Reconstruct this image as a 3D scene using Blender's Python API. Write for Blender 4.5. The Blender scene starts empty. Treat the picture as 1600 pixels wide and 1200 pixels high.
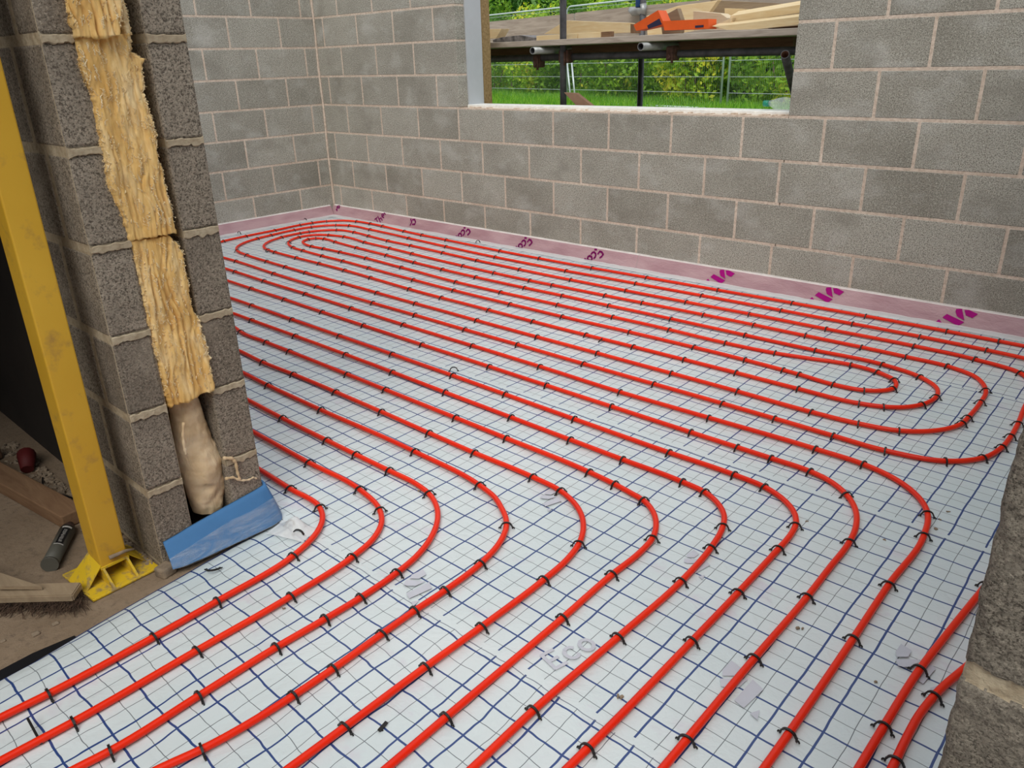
import bpy, bmesh, math, random
import numpy as np
from mathutils import Vector, Matrix
random.seed(4)
S = bpy.context.scene
C = S.collection

# ------------------------------------------------------------------ camera
P0 = np.array([6.0788, -4.1344, 1.2536]); YAW, PITCH, ROLL, FPX = -0.7603, -0.3920, -0.0292, 1226.9
cd = np.array([math.sin(YAW)*math.cos(PITCH), math.cos(YAW)*math.cos(PITCH), math.sin(PITCH)])
cr = np.cross(cd, [0, 0, 1]); cr /= np.linalg.norm(cr); cu = np.cross(cr, cd)
cr, cu = math.cos(ROLL)*cr + math.sin(ROLL)*cu, -math.sin(ROLL)*cr + math.cos(ROLL)*cu
cam = bpy.data.cameras.new('camera'); camo = bpy.data.objects.new('camera', cam); C.objects.link(camo)
cam.sensor_fit = 'HORIZONTAL'; cam.sensor_width = 36; cam.lens = FPX/1600*36; cam.clip_start = 0.05; cam.clip_end = 200
camo.matrix_world = Matrix(((cr[0], cu[0], -cd[0], P0[0]), (cr[1], cu[1], -cd[1], P0[1]), (cr[2], cu[2], -cd[2], P0[2]), (0, 0, 0, 1)))
S.camera = camo

# ------------------------------------------------------------------ sky, sun, exposure
W = bpy.data.worlds.new('sky'); S.world = W; W.use_nodes = True
wn, wl = W.node_tree.nodes, W.node_tree.links
bg = wn['Background']
tc = wn.new('ShaderNodeTexCoord'); sp = wn.new('ShaderNodeSeparateXYZ'); wl.new(tc.outputs['Generated'], sp.inputs[0])
nz = wn.new('ShaderNodeTexNoise'); nz.inputs['Scale'].default_value = 2.2; nz.inputs['Detail'].default_value = 5; wl.new(tc.outputs['Generated'], nz.inputs['Vector'])
ra = wn.new('ShaderNodeValToRGB'); wl.new(nz.outputs['Fac'], ra.inputs[0])
ra.color_ramp.elements[0].position = .38; ra.color_ramp.elements[0].color = (.66, .78, .95, 1)
ra.color_ramp.elements[1].position = .60; ra.color_ramp.elements[1].color = (1.0, .985, .955, 1)
wl.new(ra.outputs[0], bg.inputs['Color'])
bg.inputs['Strength'].default_value = 1.05
sun = bpy.data.lights.new('sun', 'SUN'); sun.energy = 1.8; sun.angle = math.radians(40); sun.color = (1, .95, .86)
suno = bpy.data.objects.new('sun', sun); C.objects.link(suno)
suno.rotation_euler = Vector((-.45, .65, -1.0)).to_track_quat('-Z', 'Y').to_euler()
S.view_settings.view_transform = 'Standard'; S.view_settings.look = 'None'; S.view_settings.gamma = 1
S.view_settings.use_curve_mapping = False; S.view_settings.exposure = 0.03
CEILX = 4.45

# traced pipe runs on the floor: x, y in metres, 1 where a clip sits
COIL = [(5.842,-5.3,0),(5.84,-4.2,0),(5.838,-3.3,0),(5.838,-2.883,0),(5.837,-2.862,1),(5.834,-2.791,0),(5.833,-2.718,0),(5.839,-2.644,1),(5.846,-2.595,0),(5.857,-2.542,0),(5.872,-2.47,0),(5.902,-2.293,0),(5.949,-2.144,0),(5.975,-1.9,0),(5.99,-1.4,0),(5.99,-0.6,0),(5.955,-0.33,0),(5.84,-0.21,0),(5.65,-0.185,0),(5.478,-0.182,0),(5.381,-0.179,1),(5.161,-0.174,1),(4.78,-0.172,1),(4.401,-0.177,1),(3.965,-0.188,1),(3.492,-0.202,1),(3.086,-0.213,1),(2.646,-0.219,1),(2.277,-0.216,1),(1.692,-0.191,1),(1.404,-0.18,1),(1.17,-0.165,1),(0.857,-0.135,1),(0.684,-0.128,1),(0.506,-0.137,1),(0.354,-0.195,0),(0.274,-0.285,1),(0.236,-0.405,1),(0.227,-0.518,1),(0.249,-0.774,1),(0.265,-1.043,1),(0.293,-1.252,1),(0.303,-1.289,0),(0.33,-1.395,0),(0.42,-1.485,0),(0.58,-1.53,0),(0.816,-1.534,0),(1.001,-1.535,1),(1.53,-1.561,1),(2.033,-1.574,1),(2.589,-1.578,1),(2.953,-1.578,1),(3.338,-1.581,1),(3.697,-1.583,1),(4.094,-1.586,1),(4.459,-1.587,1),(4.769,-1.587,1),(4.981,-1.588,1),(5.197,-1.591,1),(5.375,-1.59,1),(5.545,-1.543,1),(5.581,-1.513,0),(5.629,-1.446,1),(5.657,-1.325,1),(5.659,-1.219,1),(5.653,-1.09,1),(5.637,-0.922,0),(5.617,-0.7,0),(5.546,-0.553,1),(5.363,-0.493,1),(5.109,-0.478,1),(4.714,-0.485,1),(4.314,-0.493,1),(3.95,-0.502,1),(3.56,-0.513,1),(3.16,-0.521,1),(2.739,-0.52,1),(2.344,-0.511,1),(1.988,-0.495,1),(1.622,-0.48,1),(1.35,-0.474,1),(1.082,-0.45,1),(0.868,-0.43,1),(0.67,-0.459,1),(0.605,-0.517,0),(0.543,-0.639,1),(0.529,-0.716,1),(0.544,-0.893,1),(0.601,-1.03,0),(0.68,-1.125,0),(0.731,-1.162,0),(0.866,-1.205,1),(0.976,-1.213,1),(1.262,-1.218,1),(1.537,-1.218,1),(1.835,-1.223,1),(2.13,-1.239,1),(2.529,-1.261,1),(2.819,-1.268,1),(3.2,-1.271,1),(3.518,-1.272,1),(3.861,-1.272,1),(4.135,-1.269,1),(4.406,-1.267,1),(4.653,-1.266,1),(4.926,-1.268,1),(5.162,-1.26,1),(5.243,-1.234,1),(5.3,-1.194,0),(5.344,-1.126,1),(5.362,-1.02,1),(5.339,-0.93,0),(5.251,-0.846,1),(5.086,-0.797,1),(4.796,-0.803,1),(4.456,-0.806,1),(4.046,-0.807,1),(3.659,-0.81,1),(3.338,-0.817,1),(3.055,-0.824,1),(2.653,-0.827,1),(2.339,-0.82,1),(2.043,-0.805,1),(1.72,-0.785,1),(1.344,-0.764,1),(1.049,-0.74,1),(0.883,-0.726,1),(0.808,-0.751,1),(0.789,-0.812,1),(0.814,-0.87,0),(0.935,-0.928,0),(1.028,-0.937,1),(1.17,-0.929,1),(1.366,-0.923,1),(1.674,-0.927,1),(2.082,-0.948,1),(2.637,-0.982,1),(3.01,-0.979,1),(3.43,-0.97,1),(3.795,-0.961,1),(4.131,-0.958,1),(4.438,-0.962,1),(4.672,-0.945,1),(4.804,-0.919,0),(4.986,-0.883,1),(5.099,-0.898,1),(5.184,-0.946,1),(5.209,-1.04,1),(5.179,-1.089,0),(5.129,-1.123,1),(5.014,-1.14,1),(4.863,-1.121,1),(4.79,-1.115,1),(4.612,-1.105,1),(4.354,-1.102,1),(4.001,-1.107,1),(3.583,-1.117,1),(3.217,-1.121,1),(2.765,-1.119,1),(2.39,-1.109,1),(1.918,-1.089,1),(1.613,-1.077,1),(1.36,-1.072,1),(1.101,-1.059,1),(0.949,-1.045,1),(0.764,-0.97,1),(0.697,-0.901,0),(0.66,-0.812,1),(0.682,-0.693,0),(0.79,-0.62,1),(0.946,-0.585,1),(1.242,-0.611,1),(1.562,-0.629,1),(1.831,-0.645,1),(2.377,-0.674,1),(2.669,-0.683,1),(2.973,-0.684,1),(3.15,-0.68,1),(3.525,-0.666,1),(3.771,-0.658,1),(4.138,-0.647,1),(4.416,-0.641,1),(4.677,-0.639,1),(4.937,-0.638,1),(5.13,-0.641,1),(5.297,-0.649,1),(5.41,-0.699,0),(5.488,-0.835,1),(5.503,-0.971,1),(5.506,-1.148,1),(5.504,-1.211,1),(5.472,-1.297,0),(5.418,-1.364,0),(5.356,-1.407,1),(5.228,-1.438,1),(5.057,-1.448,1),(4.754,-1.443,1),(4.448,-1.441,1),(4.06,-1.441,1),(3.697,-1.441,1),(3.28,-1.439,1),(2.791,-1.435,1),(2.439,-1.431,1),(2.099,-1.425,1),(1.679,-1.418,1),(1.43,-1.413,1),(1.185,-1.406,1),(0.892,-1.39,1),(0.701,-1.361,1),(0.634,-1.331,0),(0.561,-1.277,0),(0.48,-1.171,0),(0.426,-1.036,1),(0.4,-0.9,1),(0.372,-0.668,1),(0.385,-0.513,1),(0.436,-0.4,0),(0.492,-0.342,1),(0.604,-0.286,1),(0.886,-0.286,1),(1.406,-0.317,1),(1.86,-0.347,1),(2.379,-0.37,1),(2.998,-0.367,1),(3.517,-0.353,1),(3.949,-0.341,1),(4.412,-0.336,1),(4.78,-0.331,1),(5.086,-0.329,1),(5.368,-0.339,1),(5.514,-0.353,0),(5.66,-0.375,0),(5.78,-0.44,0),(5.845,-0.6,0),(5.862,-1,0),(5.862,-1.687,0),(5.843,-1.895,0),(5.83,-2.041,0),(5.819,-2.172,1),(5.81,-2.295,0),(5.8,-2.445,0),(5.792,-2.582,1),(5.791,-2.794,1),(5.792,-2.924,0),(5.795,-3.3,0),(5.79,-4.2,0),(5.785,-5.3,0)]
ROWS = [
[(0.35,-3.038,0),(2.1255,-3.038,0),(3.901,-3.038,0),(4.05,-3.041,1),(4.222,-3.045,1),(4.284,-3.078,0),(4.329,-3.126,0),(4.361,-3.185,0),(4.381,-3.241,1),(4.406,-3.479,1),(4.417,-3.644,1),(4.423,-3.878,1),(4.419,-3.971,0),(4.429,-4.471,0),(4.434,-5.3,0)],
[(0.37,-2.898,0),(1.9825,-2.898,0),(3.615,-2.898,0),(3.949,-2.901,1),(4.227,-2.899,1),(4.374,-2.935,1),(4.432,-2.974,0),(4.483,-3.046,0),(4.51,-3.139,1),(4.53,-3.342,1),(4.539,-3.598,1),(4.548,-3.871,1),(4.544,-4.006,0),(4.554,-4.506,0),(4.559,-5.3,0)],
[(0.39,-2.756,0),(1.838,-2.756,0),(3.326,-2.756,0),(3.558,-2.761,1),(3.851,-2.762,1),(4.024,-2.762,1),(4.203,-2.76,1),(4.339,-2.76,0),(4.415,-2.774,1),(4.496,-2.814,0),(4.56,-2.872,0),(4.615,-2.956,0),(4.642,-3.024,0),(4.658,-3.103,1),(4.669,-3.228,1),(4.67,-3.337,1),(4.669,-3.471,1),(4.677,-3.664,1),(4.683,-3.85,1),(4.676,-3.911,0),(4.686,-4.411,0),(4.691,-5.3,0)],
[(0.41,-2.611,0),(1.69,-2.611,0),(3.03,-2.611,0),(3.218,-2.618,1),(3.607,-2.62,1),(4.164,-2.616,1),(4.499,-2.635,1),(4.593,-2.66,0),(4.644,-2.688,0),(4.695,-2.722,0),(4.722,-2.748,1),(4.764,-2.816,0),(4.797,-2.929,1),(4.81,-3.068,1),(4.812,-3.172,1),(4.818,-3.278,1),(4.827,-3.423,1),(4.83,-3.528,1),(4.817,-3.726,1),(4.799,-3.803,0),(4.809,-4.303,0),(4.814,-5.3,0)],
[(0.43,-2.474,0),(1.547,-2.474,0),(2.744,-2.474,0),(2.951,-2.484,1),(3.191,-2.478,1),(3.503,-2.477,1),(3.808,-2.48,1),(4.09,-2.486,1),(4.327,-2.489,1),(4.594,-2.487,1),(4.717,-2.497,1),(4.787,-2.522,0),(4.855,-2.567,0),(4.9,-2.617,0),(4.939,-2.688,1),(4.96,-2.765,0),(4.971,-2.873,1),(4.978,-3.105,1),(4.979,-3.284,1),(4.984,-3.504,1),(4.986,-3.638,0),(4.996,-4.138,0),(5.001,-5.3,0)],
[(0.45,-2.31,0),(1.3795,-2.31,0),(2.409,-2.31,0),(2.463,-2.321,1),(2.713,-2.324,1),(2.918,-2.325,1),(3.379,-2.328,1),(3.646,-2.33,1),(4.07,-2.334,1),(4.335,-2.337,1),(4.71,-2.344,1),(4.821,-2.355,1),(4.892,-2.367,0),(4.943,-2.378,1),(5,-2.413,0),(5.047,-2.468,0),(5.077,-2.534,1),(5.088,-2.607,0),(5.09,-2.74,1),(5.103,-2.956,1),(5.12,-3.35,1),(5.127,-3.51,0),(5.137,-4.01,0),(5.142,-5.3,0)],
[(0.47,-2.181,0),(1.245,-2.181,0),(2.14,-2.181,0),(2.33,-2.181,1),(2.743,-2.18,1),(3.167,-2.182,1),(3.51,-2.186,1),(3.858,-2.192,1),(4.227,-2.197,1),(4.517,-2.201,1),(4.743,-2.204,1),(4.974,-2.206,1),(5.059,-2.217,1),(5.117,-2.247,0),(5.169,-2.299,0),(5.195,-2.354,1),(5.222,-2.468,1),(5.24,-2.65,1),(5.242,-2.923,1),(5.242,-3.22,1),(5.25,-3.405,0),(5.26,-3.905,0),(5.265,-5.3,0)],
[(0.49,-2.036,0),(1.0955,-2.036,0),(1.841,-2.036,0),(2.078,-2.036,1),(2.49,-2.038,1),(2.92,-2.04,1),(3.333,-2.042,1),(3.747,-2.046,1),(4.059,-2.051,1),(4.42,-2.057,1),(4.832,-2.062,1),(5.075,-2.061,1),(5.18,-2.071,1),(5.25,-2.099,0),(5.307,-2.145,0),(5.337,-2.19,0),(5.347,-2.218,1),(5.358,-2.28,0),(5.362,-2.358,1),(5.371,-2.596,1),(5.377,-2.824,1),(5.385,-3.224,1),(5.385,-3.258,0),(5.395,-3.758,0),(5.4,-5.3,0)],
[(0.51,-1.843,0),(0.897,-1.843,0),(1.444,-1.843,0),(1.745,-1.847,1),(2.121,-1.852,1),(2.504,-1.858,1),(2.878,-1.862,1),(3.342,-1.867,1),(3.795,-1.872,1),(4.128,-1.875,1),(4.46,-1.878,1),(4.808,-1.881,1),(4.987,-1.882,1),(5.111,-1.883,1),(5.245,-1.887,1),(5.311,-1.905,0),(5.389,-1.957,1),(5.44,-2.022,0),(5.476,-2.111,0),(5.492,-2.2,1),(5.499,-2.345,0),(5.506,-2.503,1),(5.51,-2.783,1),(5.517,-3.076,1),(5.519,-3.154,0),(5.529,-3.654,0),(5.534,-5.3,0)],
[(0.53,-1.689,0),(0.7305,-1.689,0),(1.111,-1.689,0),(1.274,-1.693,1),(1.649,-1.702,1),(2.118,-1.709,1),(2.574,-1.716,1),(3.03,-1.723,1),(3.541,-1.727,1),(3.968,-1.732,1),(4.399,-1.742,1),(4.795,-1.734,1),(5.194,-1.726,1),(5.357,-1.732,1),(5.435,-1.753,0),(5.495,-1.783,0),(5.555,-1.834,0),(5.59,-1.883,0),(5.606,-1.917,1),(5.633,-2.039,1),(5.638,-2.323,1),(5.648,-2.578,1),(5.659,-2.93,1),(5.661,-3.038,0),(5.671,-3.538,0),(5.676,-5.3,0)]]

# ------------------------------------------------------------------ helpers
def at(px, py, Y):
    """point of the plane y=Y seen at photo pixel px,py (used to place the things on the scaffold at their real distance)"""
    v = cd + cr*(px-800)/FPX + cu*(600-py)/FPX
    return P0 + v*((Y-P0[1])/v[1])
def h3(i, j, k, s):
    n = (i*374761393 + j*668265263 + k*2147483647 + s*1274126177) & 0xffffffff
    n = ((n ^ (n >> 13))*1274126177) & 0xffffffff
    n = ((n ^ (n >> 15))*2246822519) & 0xffffffff
    return ((n ^ (n >> 16)) & 0xffff)/65535.0
def vnoise(x, y, z=0., s=1):
    x, y, z = np.broadcast_arrays(np.asarray(x, float), np.asarray(y, float), np.asarray(z, float))
    i, j, k = [np.floor(a).astype(np.int64) for a in (x, y, z)]
    u, v, w = x-i, y-j, z-k
    u, v, w = [t*t*(3-2*t) for t in (u, v, w)]
    g = lambda a, b, c: h3(i+a, j+b, k+c, s)
    l = lambda a, b, t: a+(b-a)*t
    return l(l(l(g(0,0,0), g(1,0,0), u), l(g(0,1,0), g(1,1,0), u), v), l(l(g(0,0,1), g(1,0,1), u), l(g(0,1,1), g(1,1,1), u), v), w)
def fbm(x, y, z=0., o=4, s=1):
    t = 0; a = .5
    for q in range(o):
        t = t + a*(vnoise(x*2**q, y*2**q, np.asarray(z)*2**q, s+q)-.5); a *= .5
    return t

MATS = {}
class NT:
    def __init__(s, name, rough=.8, spec=.5, metal=0):
        m = bpy.data.materials.new(name); m.use_nodes = True; s.m = m; s.n = m.node_tree.nodes; s.l = m.node_tree.links
        s.b = s.n['Principled BSDF']; s.b.inputs['Roughness'].default_value = rough; s.b.inputs['Metallic'].default_value = metal
        s.b.inputs['Specular IOR Level'].default_value = spec
        s.tc = s.n.new('ShaderNodeTexCoord'); MATS[name] = m
    def _in(s, sock, v):
        if isinstance(v, (int, float)): sock.default_value = v
        elif isinstance(v, tuple): sock.default_value = v if len(v) == len(sock.default_value) else (*v, 1)
        else: s.l.new(v, sock)
    def math(s, op, a, b=0., c=0.):
        n = s.n.new('ShaderNodeMath'); n.operation = op
        s._in(n.inputs[0], a); s._in(n.inputs[1], b); s._in(n.inputs[2], c); return n.outputs[0]
    def pos(s): return s.tc.outputs['Object']
    def scaled(s, v, vec):
        n = s.n.new('ShaderNodeVectorMath'); n.operation = 'MULTIPLY'; s._in(n.inputs[0], v); s._in(n.inputs[1], vec); return n.outputs[0]
    def noise(s, scale, detail=4, rough=.55, vec=None, dist=0.):
        n = s.n.new('ShaderNodeTexNoise'); s._in(n.inputs['Vector'], s.pos() if vec is None else vec)
        n.inputs['Scale'].default_value = scale; n.inputs['Detail'].default_value = detail; n.inputs['Roughness'].default_value = rough; n.inputs['Distortion'].default_value = dist
        return n.outputs['Fac']
    def voro(s, scale, vec=None):
        n = s.n.new('ShaderNodeTexVoronoi'); s._in(n.inputs['Vector'], s.pos() if vec is None else vec); n.inputs['Scale'].default_value = scale; return n.outputs['Distance']
    def ramp(s, f, *stops):
        n = s.n.new('ShaderNodeValToRGB'); s._in(n.inputs[0], f); e = n.color_ramp.elements
        while len(e) < len(stops): e.new(.5)
        for q, (p, c) in zip(e, stops): q.position = p; q.color = (*c, 1) if len(c) == 3 else c
        return n.outputs[0]
    def mix(s, f, a, b, mode='MIX'):
        n = s.n.new('ShaderNodeMix'); n.data_type = 'RGBA'; n.blend_type = mode
        s._in(n.inputs[0], f); s._in(n.inputs[6], a); s._in(n.inputs[7], b); return n.outputs[2]
    def attr(s, name):
        n = s.n.new('ShaderNodeAttribute'); n.attribute_name = name; return n.outputs['Fac']
    def color(s, c): s._in(s.b.inputs['Base Color'], c)
    def bump(s, h, strength=.5, dist=.01, prev=None):
        n = s.n.new('ShaderNodeBump'); n.inputs['Strength'].default_value = strength; n.inputs['Distance'].default_value = dist
        s._in(n.inputs['Height'], h)
        if prev is not None: s.l.new(prev, n.inputs['Normal'])
        s.l.new(n.outputs[0], s.b.inputs['Normal']); return n.outputs[0]

def simple(name, col, rough=.6, metal=0, spec=.5, var=.12, scale=12, bump=0, bscale=60, stretch=None):
    t = NT(name, rough, spec, metal)
    v = t.pos() if stretch is None else t.scaled(t.pos(), stretch)
    f = t.noise(scale, 5, .6, v)
    lo = tuple(c*(1-var) for c in col); hi = tuple(min(1, c*(1+var)) for c in col)
    t.color(t.ramp(f, (.3, lo), (.7, hi)))
    if bump: t.bump(t.noise(bscale, 4, .6, v), .6, bump)
    return t.m

# concrete block: grey brown aggregate with pores, each block its own tone (face attribute 'rnd')
def block_mat(name, a, b, fine=1., bumpd=.0025):
    t = NT(name, .95, .2)
    r = t.attr('rnd')
    low = t.noise(3.2, 3, .5)
    f = t.math('ADD', t.math('MULTIPLY', r, .45), t.math('MULTIPLY', low, .85))
    base = t.ramp(f, (.28, a), (.85, b))
    sp = t.noise(170*fine, 3, .7)
    base = t.mix(t.ramp(sp, (.40, (1, 1, 1)), (.52, (0, 0, 0))), base, tuple(c*.42 for c in a))
    sp2 = t.noise(110*fine, 2, .6, t.scaled(t.pos(), (1.3, 1.1, 1.7)))
    base = t.mix(t.ramp(sp2, (.58, (0, 0, 0)), (.70, (.75, .75, .75))), base, tuple(min(1, c*1.45) for c in b))
    sp3 = t.noise(62*fine, 3, .75, t.scaled(t.pos(), (1.2, 1, 1.5)))
    base = t.mix(t.ramp(sp3, (.36, (.55, .55, .55)), (.47, (0, 0, 0))), base, tuple(c*.55 for c in a))
    base = t.mix(t.ramp(sp3, (.56, (0, 0, 0)), (.68, (.5, .5, .5))), base, tuple(min(1, c*1.35) for c in b))
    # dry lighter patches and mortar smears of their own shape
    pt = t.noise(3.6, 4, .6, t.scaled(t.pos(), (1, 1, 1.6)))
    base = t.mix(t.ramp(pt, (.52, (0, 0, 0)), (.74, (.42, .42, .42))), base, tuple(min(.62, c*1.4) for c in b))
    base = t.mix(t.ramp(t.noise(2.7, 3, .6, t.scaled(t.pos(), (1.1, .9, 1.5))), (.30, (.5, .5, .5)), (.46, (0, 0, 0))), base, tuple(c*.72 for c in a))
    t.color(base)
    n = t.bump(t.noise(120*fine, 4, .7), .9, bumpd)
    t.bump(sp, .6, bumpd*.7, n)
    return t.m
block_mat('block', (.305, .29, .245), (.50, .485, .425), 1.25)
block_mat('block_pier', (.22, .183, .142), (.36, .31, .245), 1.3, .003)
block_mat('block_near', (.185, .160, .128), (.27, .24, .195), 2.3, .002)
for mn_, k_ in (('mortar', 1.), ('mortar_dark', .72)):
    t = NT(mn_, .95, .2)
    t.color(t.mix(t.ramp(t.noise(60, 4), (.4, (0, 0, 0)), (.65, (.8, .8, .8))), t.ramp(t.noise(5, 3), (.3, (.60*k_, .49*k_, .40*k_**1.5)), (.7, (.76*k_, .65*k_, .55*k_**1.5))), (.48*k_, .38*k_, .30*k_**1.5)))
    t.bump(t.noise(70, 5, .65), .8, .005)

# foil-faced film with printed grid; sheets meet at y=-1.985 and y=-3.138
t = NT('membrane', .36, .35)
se = t.n.new('ShaderNodeSeparateXYZ'); t.l.new(t.pos(), se.inputs[0]); X, Y = se.outputs[0], se.outputs[1]
wr = t.noise(7, 3, .55); wr2 = t.noise(2.3, 2, .5)
near = t.math('LESS_THAN', Y, -3.138); mid = t.math('MULTIPLY', t.math('LESS_THAN', Y, -1.985), t.math('SUBTRACT', 1., near)); far2 = t.math('GREATER_THAN', Y, -.832)
amp = t.math('ADD', .011, t.math('MULTIPLY', near, .013))
Xd = t.math('ADD', X, t.math('MULTIPLY', t.math('SUBTRACT', t.noise(6.5, 3, .5), .5), amp))
Yd = t.math('ADD', Y, t.math('MULTIPLY', t.math('SUBTRACT', t.noise(6.5, 3, .5, t.scaled(t.pos(), (1.13, .93, 1))), .5), amp))
def pick(n_, m_, f_, g_):
    return t.math('ADD', t.math('ADD', t.math('MULTIPLY', near, n_-f_), t.math('MULTIPLY', mid, m_-f_)), t.math('ADD', f_, t.math('MULTIPLY', far2, g_)))
ux = t.math('DIVIDE', t.math('ADD', t.math('SUBTRACT', Xd, pick(4.427-.1575, 5.131-.075, 5.67-.0514, .041)), t.math('MULTIPLY', Y, pick(.045, .03, .03, 0.))), .0936)
vy = t.math('DIVIDE', t.math('SUBTRACT', Yd, pick(-3.448, -2.292, -1.714, .037)), pick(.0948, .0965, .0965, 0.))
def line(u, off, half):      # 1 where the coordinate is within half (grid units) of a line
    fr = t.math('FRACT', t.math('ADD', u, off+.5)); d = t.math('ABSOLUTE', t.math('SUBTRACT', fr, .5))
    return t.math('SMOOTH_MIN', 1., t.math('MAXIMUM', 0., t.math('MULTIPLY', t.math('SUBTRACT', half, d), 140.)), .05)
s1 = t.math('ABSOLUTE', t.math('ADD', Y, 1.985)); s2 = t.math('ABSOLUTE', t.math('ADD', Y, 3.138))
gap = t.math('MULTIPLY', t.math('GREATER_THAN', s1, .010), t.math('GREATER_THAN', s2, .008))
tx, ty = line(ux, 0, .030), line(vy, 0, .028); hx, hy = line(ux, .5, .0125), line(vy, .5, .012)
big = t.math('MULTIPLY', t.math('MAXIMUM', t.math('MULTIPLY', tx, gap), ty), .97); small = t.math('MULTIPLY', t.math('MULTIPLY', t.math('MAXIMUM', hx, hy), gap), .85)
base = t.ramp(t.noise(1.5, 3), (.3, (.60, .68, .70)), (.7, (.68, .74, .755)))
lil = t.ramp(t.noise(5.5, 4, .6, t.scaled(t.pos(), (1, 1.4, 1))), (.60, (0, 0, 0)), (.70, (.55, .55, .55)))
base = t.mix(lil, base, (.60, .56, .64))
base = t.mix(t.ramp(t.noise(9, 5, .7), (.66, (0, 0, 0)), (.80, (.5, .5, .5))), base, (.52, .50, .47))
base = t.mix(small, base, (.035, .045, .065))
base = t.mix(big, base, (.010, .045, .20))
el = t.math('MULTIPLY', near, t.math('LESS_THAN', t.math('ABSOLUTE', t.math('SUBTRACT', t.math('ADD', X, t.math('MULTIPLY', t.math('ADD', Y, 3.49), .132)), 4.2005)), .0042))
base = t.mix(el, base, (.012, .035, .16))
# thin shadow along each sheet's overlap, painted as a dark line
lap_shadow = t.math('MULTIPLY', t.math('MAXIMUM', t.math('LESS_THAN', t.math('ABSOLUTE', t.math('ADD', Yd, 1.998)), .0012), t.math('LESS_THAN', t.math('ABSOLUTE', t.math('ADD', Yd, 3.149)), .0012)), .8)
base = t.mix(lap_shadow, base, (.09, .11, .17))
t.color(base)
n = t.bump(t.noise(9, 4, .6, None, .6), .55, .012)
n = t.bump(t.noise(38, 3, .6, t.scaled(t.pos(), (1, .55, 1)), .8), .30, .003, n)
t.b.inputs['Coat Weight'].default_value = .12; t.b.inputs['Coat Roughness'].default_value = .2

t = NT('pipe_red', .34, .28); t.color(t.ramp(t.noise(3, 3), (.3, (.80, .020, .003)), (.7, (.90, .033, .006)))); t.bump(t.noise(30, 2), .05, .002)
simple('clip_black', (.012, .011, .011), .45, var=.2)
simple('foam_white', (.86, .82, .80), .8)
t = NT('film_pink', .38, .5); t.color(t.mix(t.ramp(t.noise(4, 3, .5, t.scaled(t.pos(), (1, 1, 4))), (.35, (0, 0, 0)), (.65, (1, 1, 1))), (.40, .235, .265), (.50, .33, .355))); t.bump(t.noise(22, 4, .65, t.scaled(t.pos(), (1, 1, 2.5)), 1.), .6, .006)
t = NT('film_clear', .3, .5); t.color((.90, .92, .93)); t.b.inputs['Alpha'].default_value = .60; t.bump(t.noise(35, 4, .65, None, 1.), .7, .005)
t = NT('film_wrap', .18, .6); t.color((.80, .84, .88)); t.l.new(t.ramp(t.noise(11, 5, .7, t.scaled(t.pos(), (1, .5, 2.)), 2.5), (.40, (.08, .08, .08)), (.70, (.34, .34, .34))), t.b.inputs['Alpha']); t.bump(t.noise(45, 4, .65, t.scaled(t.pos(), (1, .4, 2.)), 1.5), 1., .01)
simple('magenta_ink', (.36, .002, .19), .6, var=.06, spec=.15); simple('purple_ink', (.20, .003, .11), .6, var=.06, spec=.15); simple('ghost_ink', (.54, .555, .62), .5, var=.06, spec=.3)
simple('blue_foam', (.055, .19, .42), .75, var=.08, scale=6, bump=.001, bscale=120)
t = NT('wool', 1., .1)
v1 = t.scaled(t.pos(), (1., 1., .22)); f = t.noise(70, 6, .7, v1, 1.2); f2 = t.noise(14, 4, .6, t.scaled(t.pos(), (1, 1, .45)))
c = t.ramp(f2, (.25, (.74, .42, .12)), (.50, (.86, .58, .23)), (.75, (.93, .76, .46)))
t.color(t.mix(t.ramp(f, (.35, (.5, .5, .5)), (.55, (0, 0, 0))), c, (.62, .34, .08)))
t.bump(f, .6, .004)
t.b.inputs['Subsurface Weight'].default_value = 0.
t = NT('wool_pale', 1., .1)
t.color(t.ramp(t.noise(16, 6, .65, t.scaled(t.pos(), (1, 1, .35)), .8), (.3, (.76, .52, .22)), (.55, (.90, .72, .42)), (.8, (.95, .86, .66)))); t.bump(t.noise(90, 5, .7, t.scaled(t.pos(), (1, 1, .3)), 1.), 1., .005)
t = NT('wool_cream', .75, .3)
t.color(t.ramp(t.noise(9, 4, .6), (.3, (.52, .35, .18)), (.5, (.68, .51, .31)), (.75, (.78, .66, .48)))); t.bump(t.noise(24, 4, .6, t.scaled(t.pos(), (1, 1, .5)), 1.), .6, .01)
t = NT('yellow_paint', .5, .5)
t.color(t.mix(t.ramp(t.noise(16, 5, .65), (.56, (0, 0, 0)), (.75, (.65, .65, .65))), t.ramp(t.noise(3, 3), (.3, (.64, .36, .022)), (.7, (.74, .44, .04))), (.36, .20, .06)))
t.bump(t.noise(50, 3), .2, .002)
t = NT('yellow_base', .55, .4)
t.color(t.mix(t.ramp(t.noise(28, 5, .7), (.50, (0, 0, 0)), (.64, (.9, .9, .9))), (.70, .47, .02), (.28, .20, .11)))
def wood(name, a, b, rough=.8, sc=(1, 9, 9)):
    t = NT(name, rough, .3); v = t.scaled(t.pos(), sc)
    f = t.noise(4, 5, .6, v, 1.2); t.color(t.ramp(f, (.3, a), (.7, b))); t.bump(t.noise(20, 4, .6, v), .4, .002)
wood('wood_fresh', (.84, .62, .32), (.96, .80, .52)); wood('wood_pale', (.72, .58, .38), (.84, .70, .50))
wood('wood_grey', (.32, .27, .225), (.50, .44, .375)); wood('wood_dark', (.13, .075, .045), (.21, .12, .07)); wood('wood_old', (.27, .20, .13), (.38, .29, .19)); wood('wood_brown', (.20, .11, .06), (.30, .18, .10))
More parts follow.
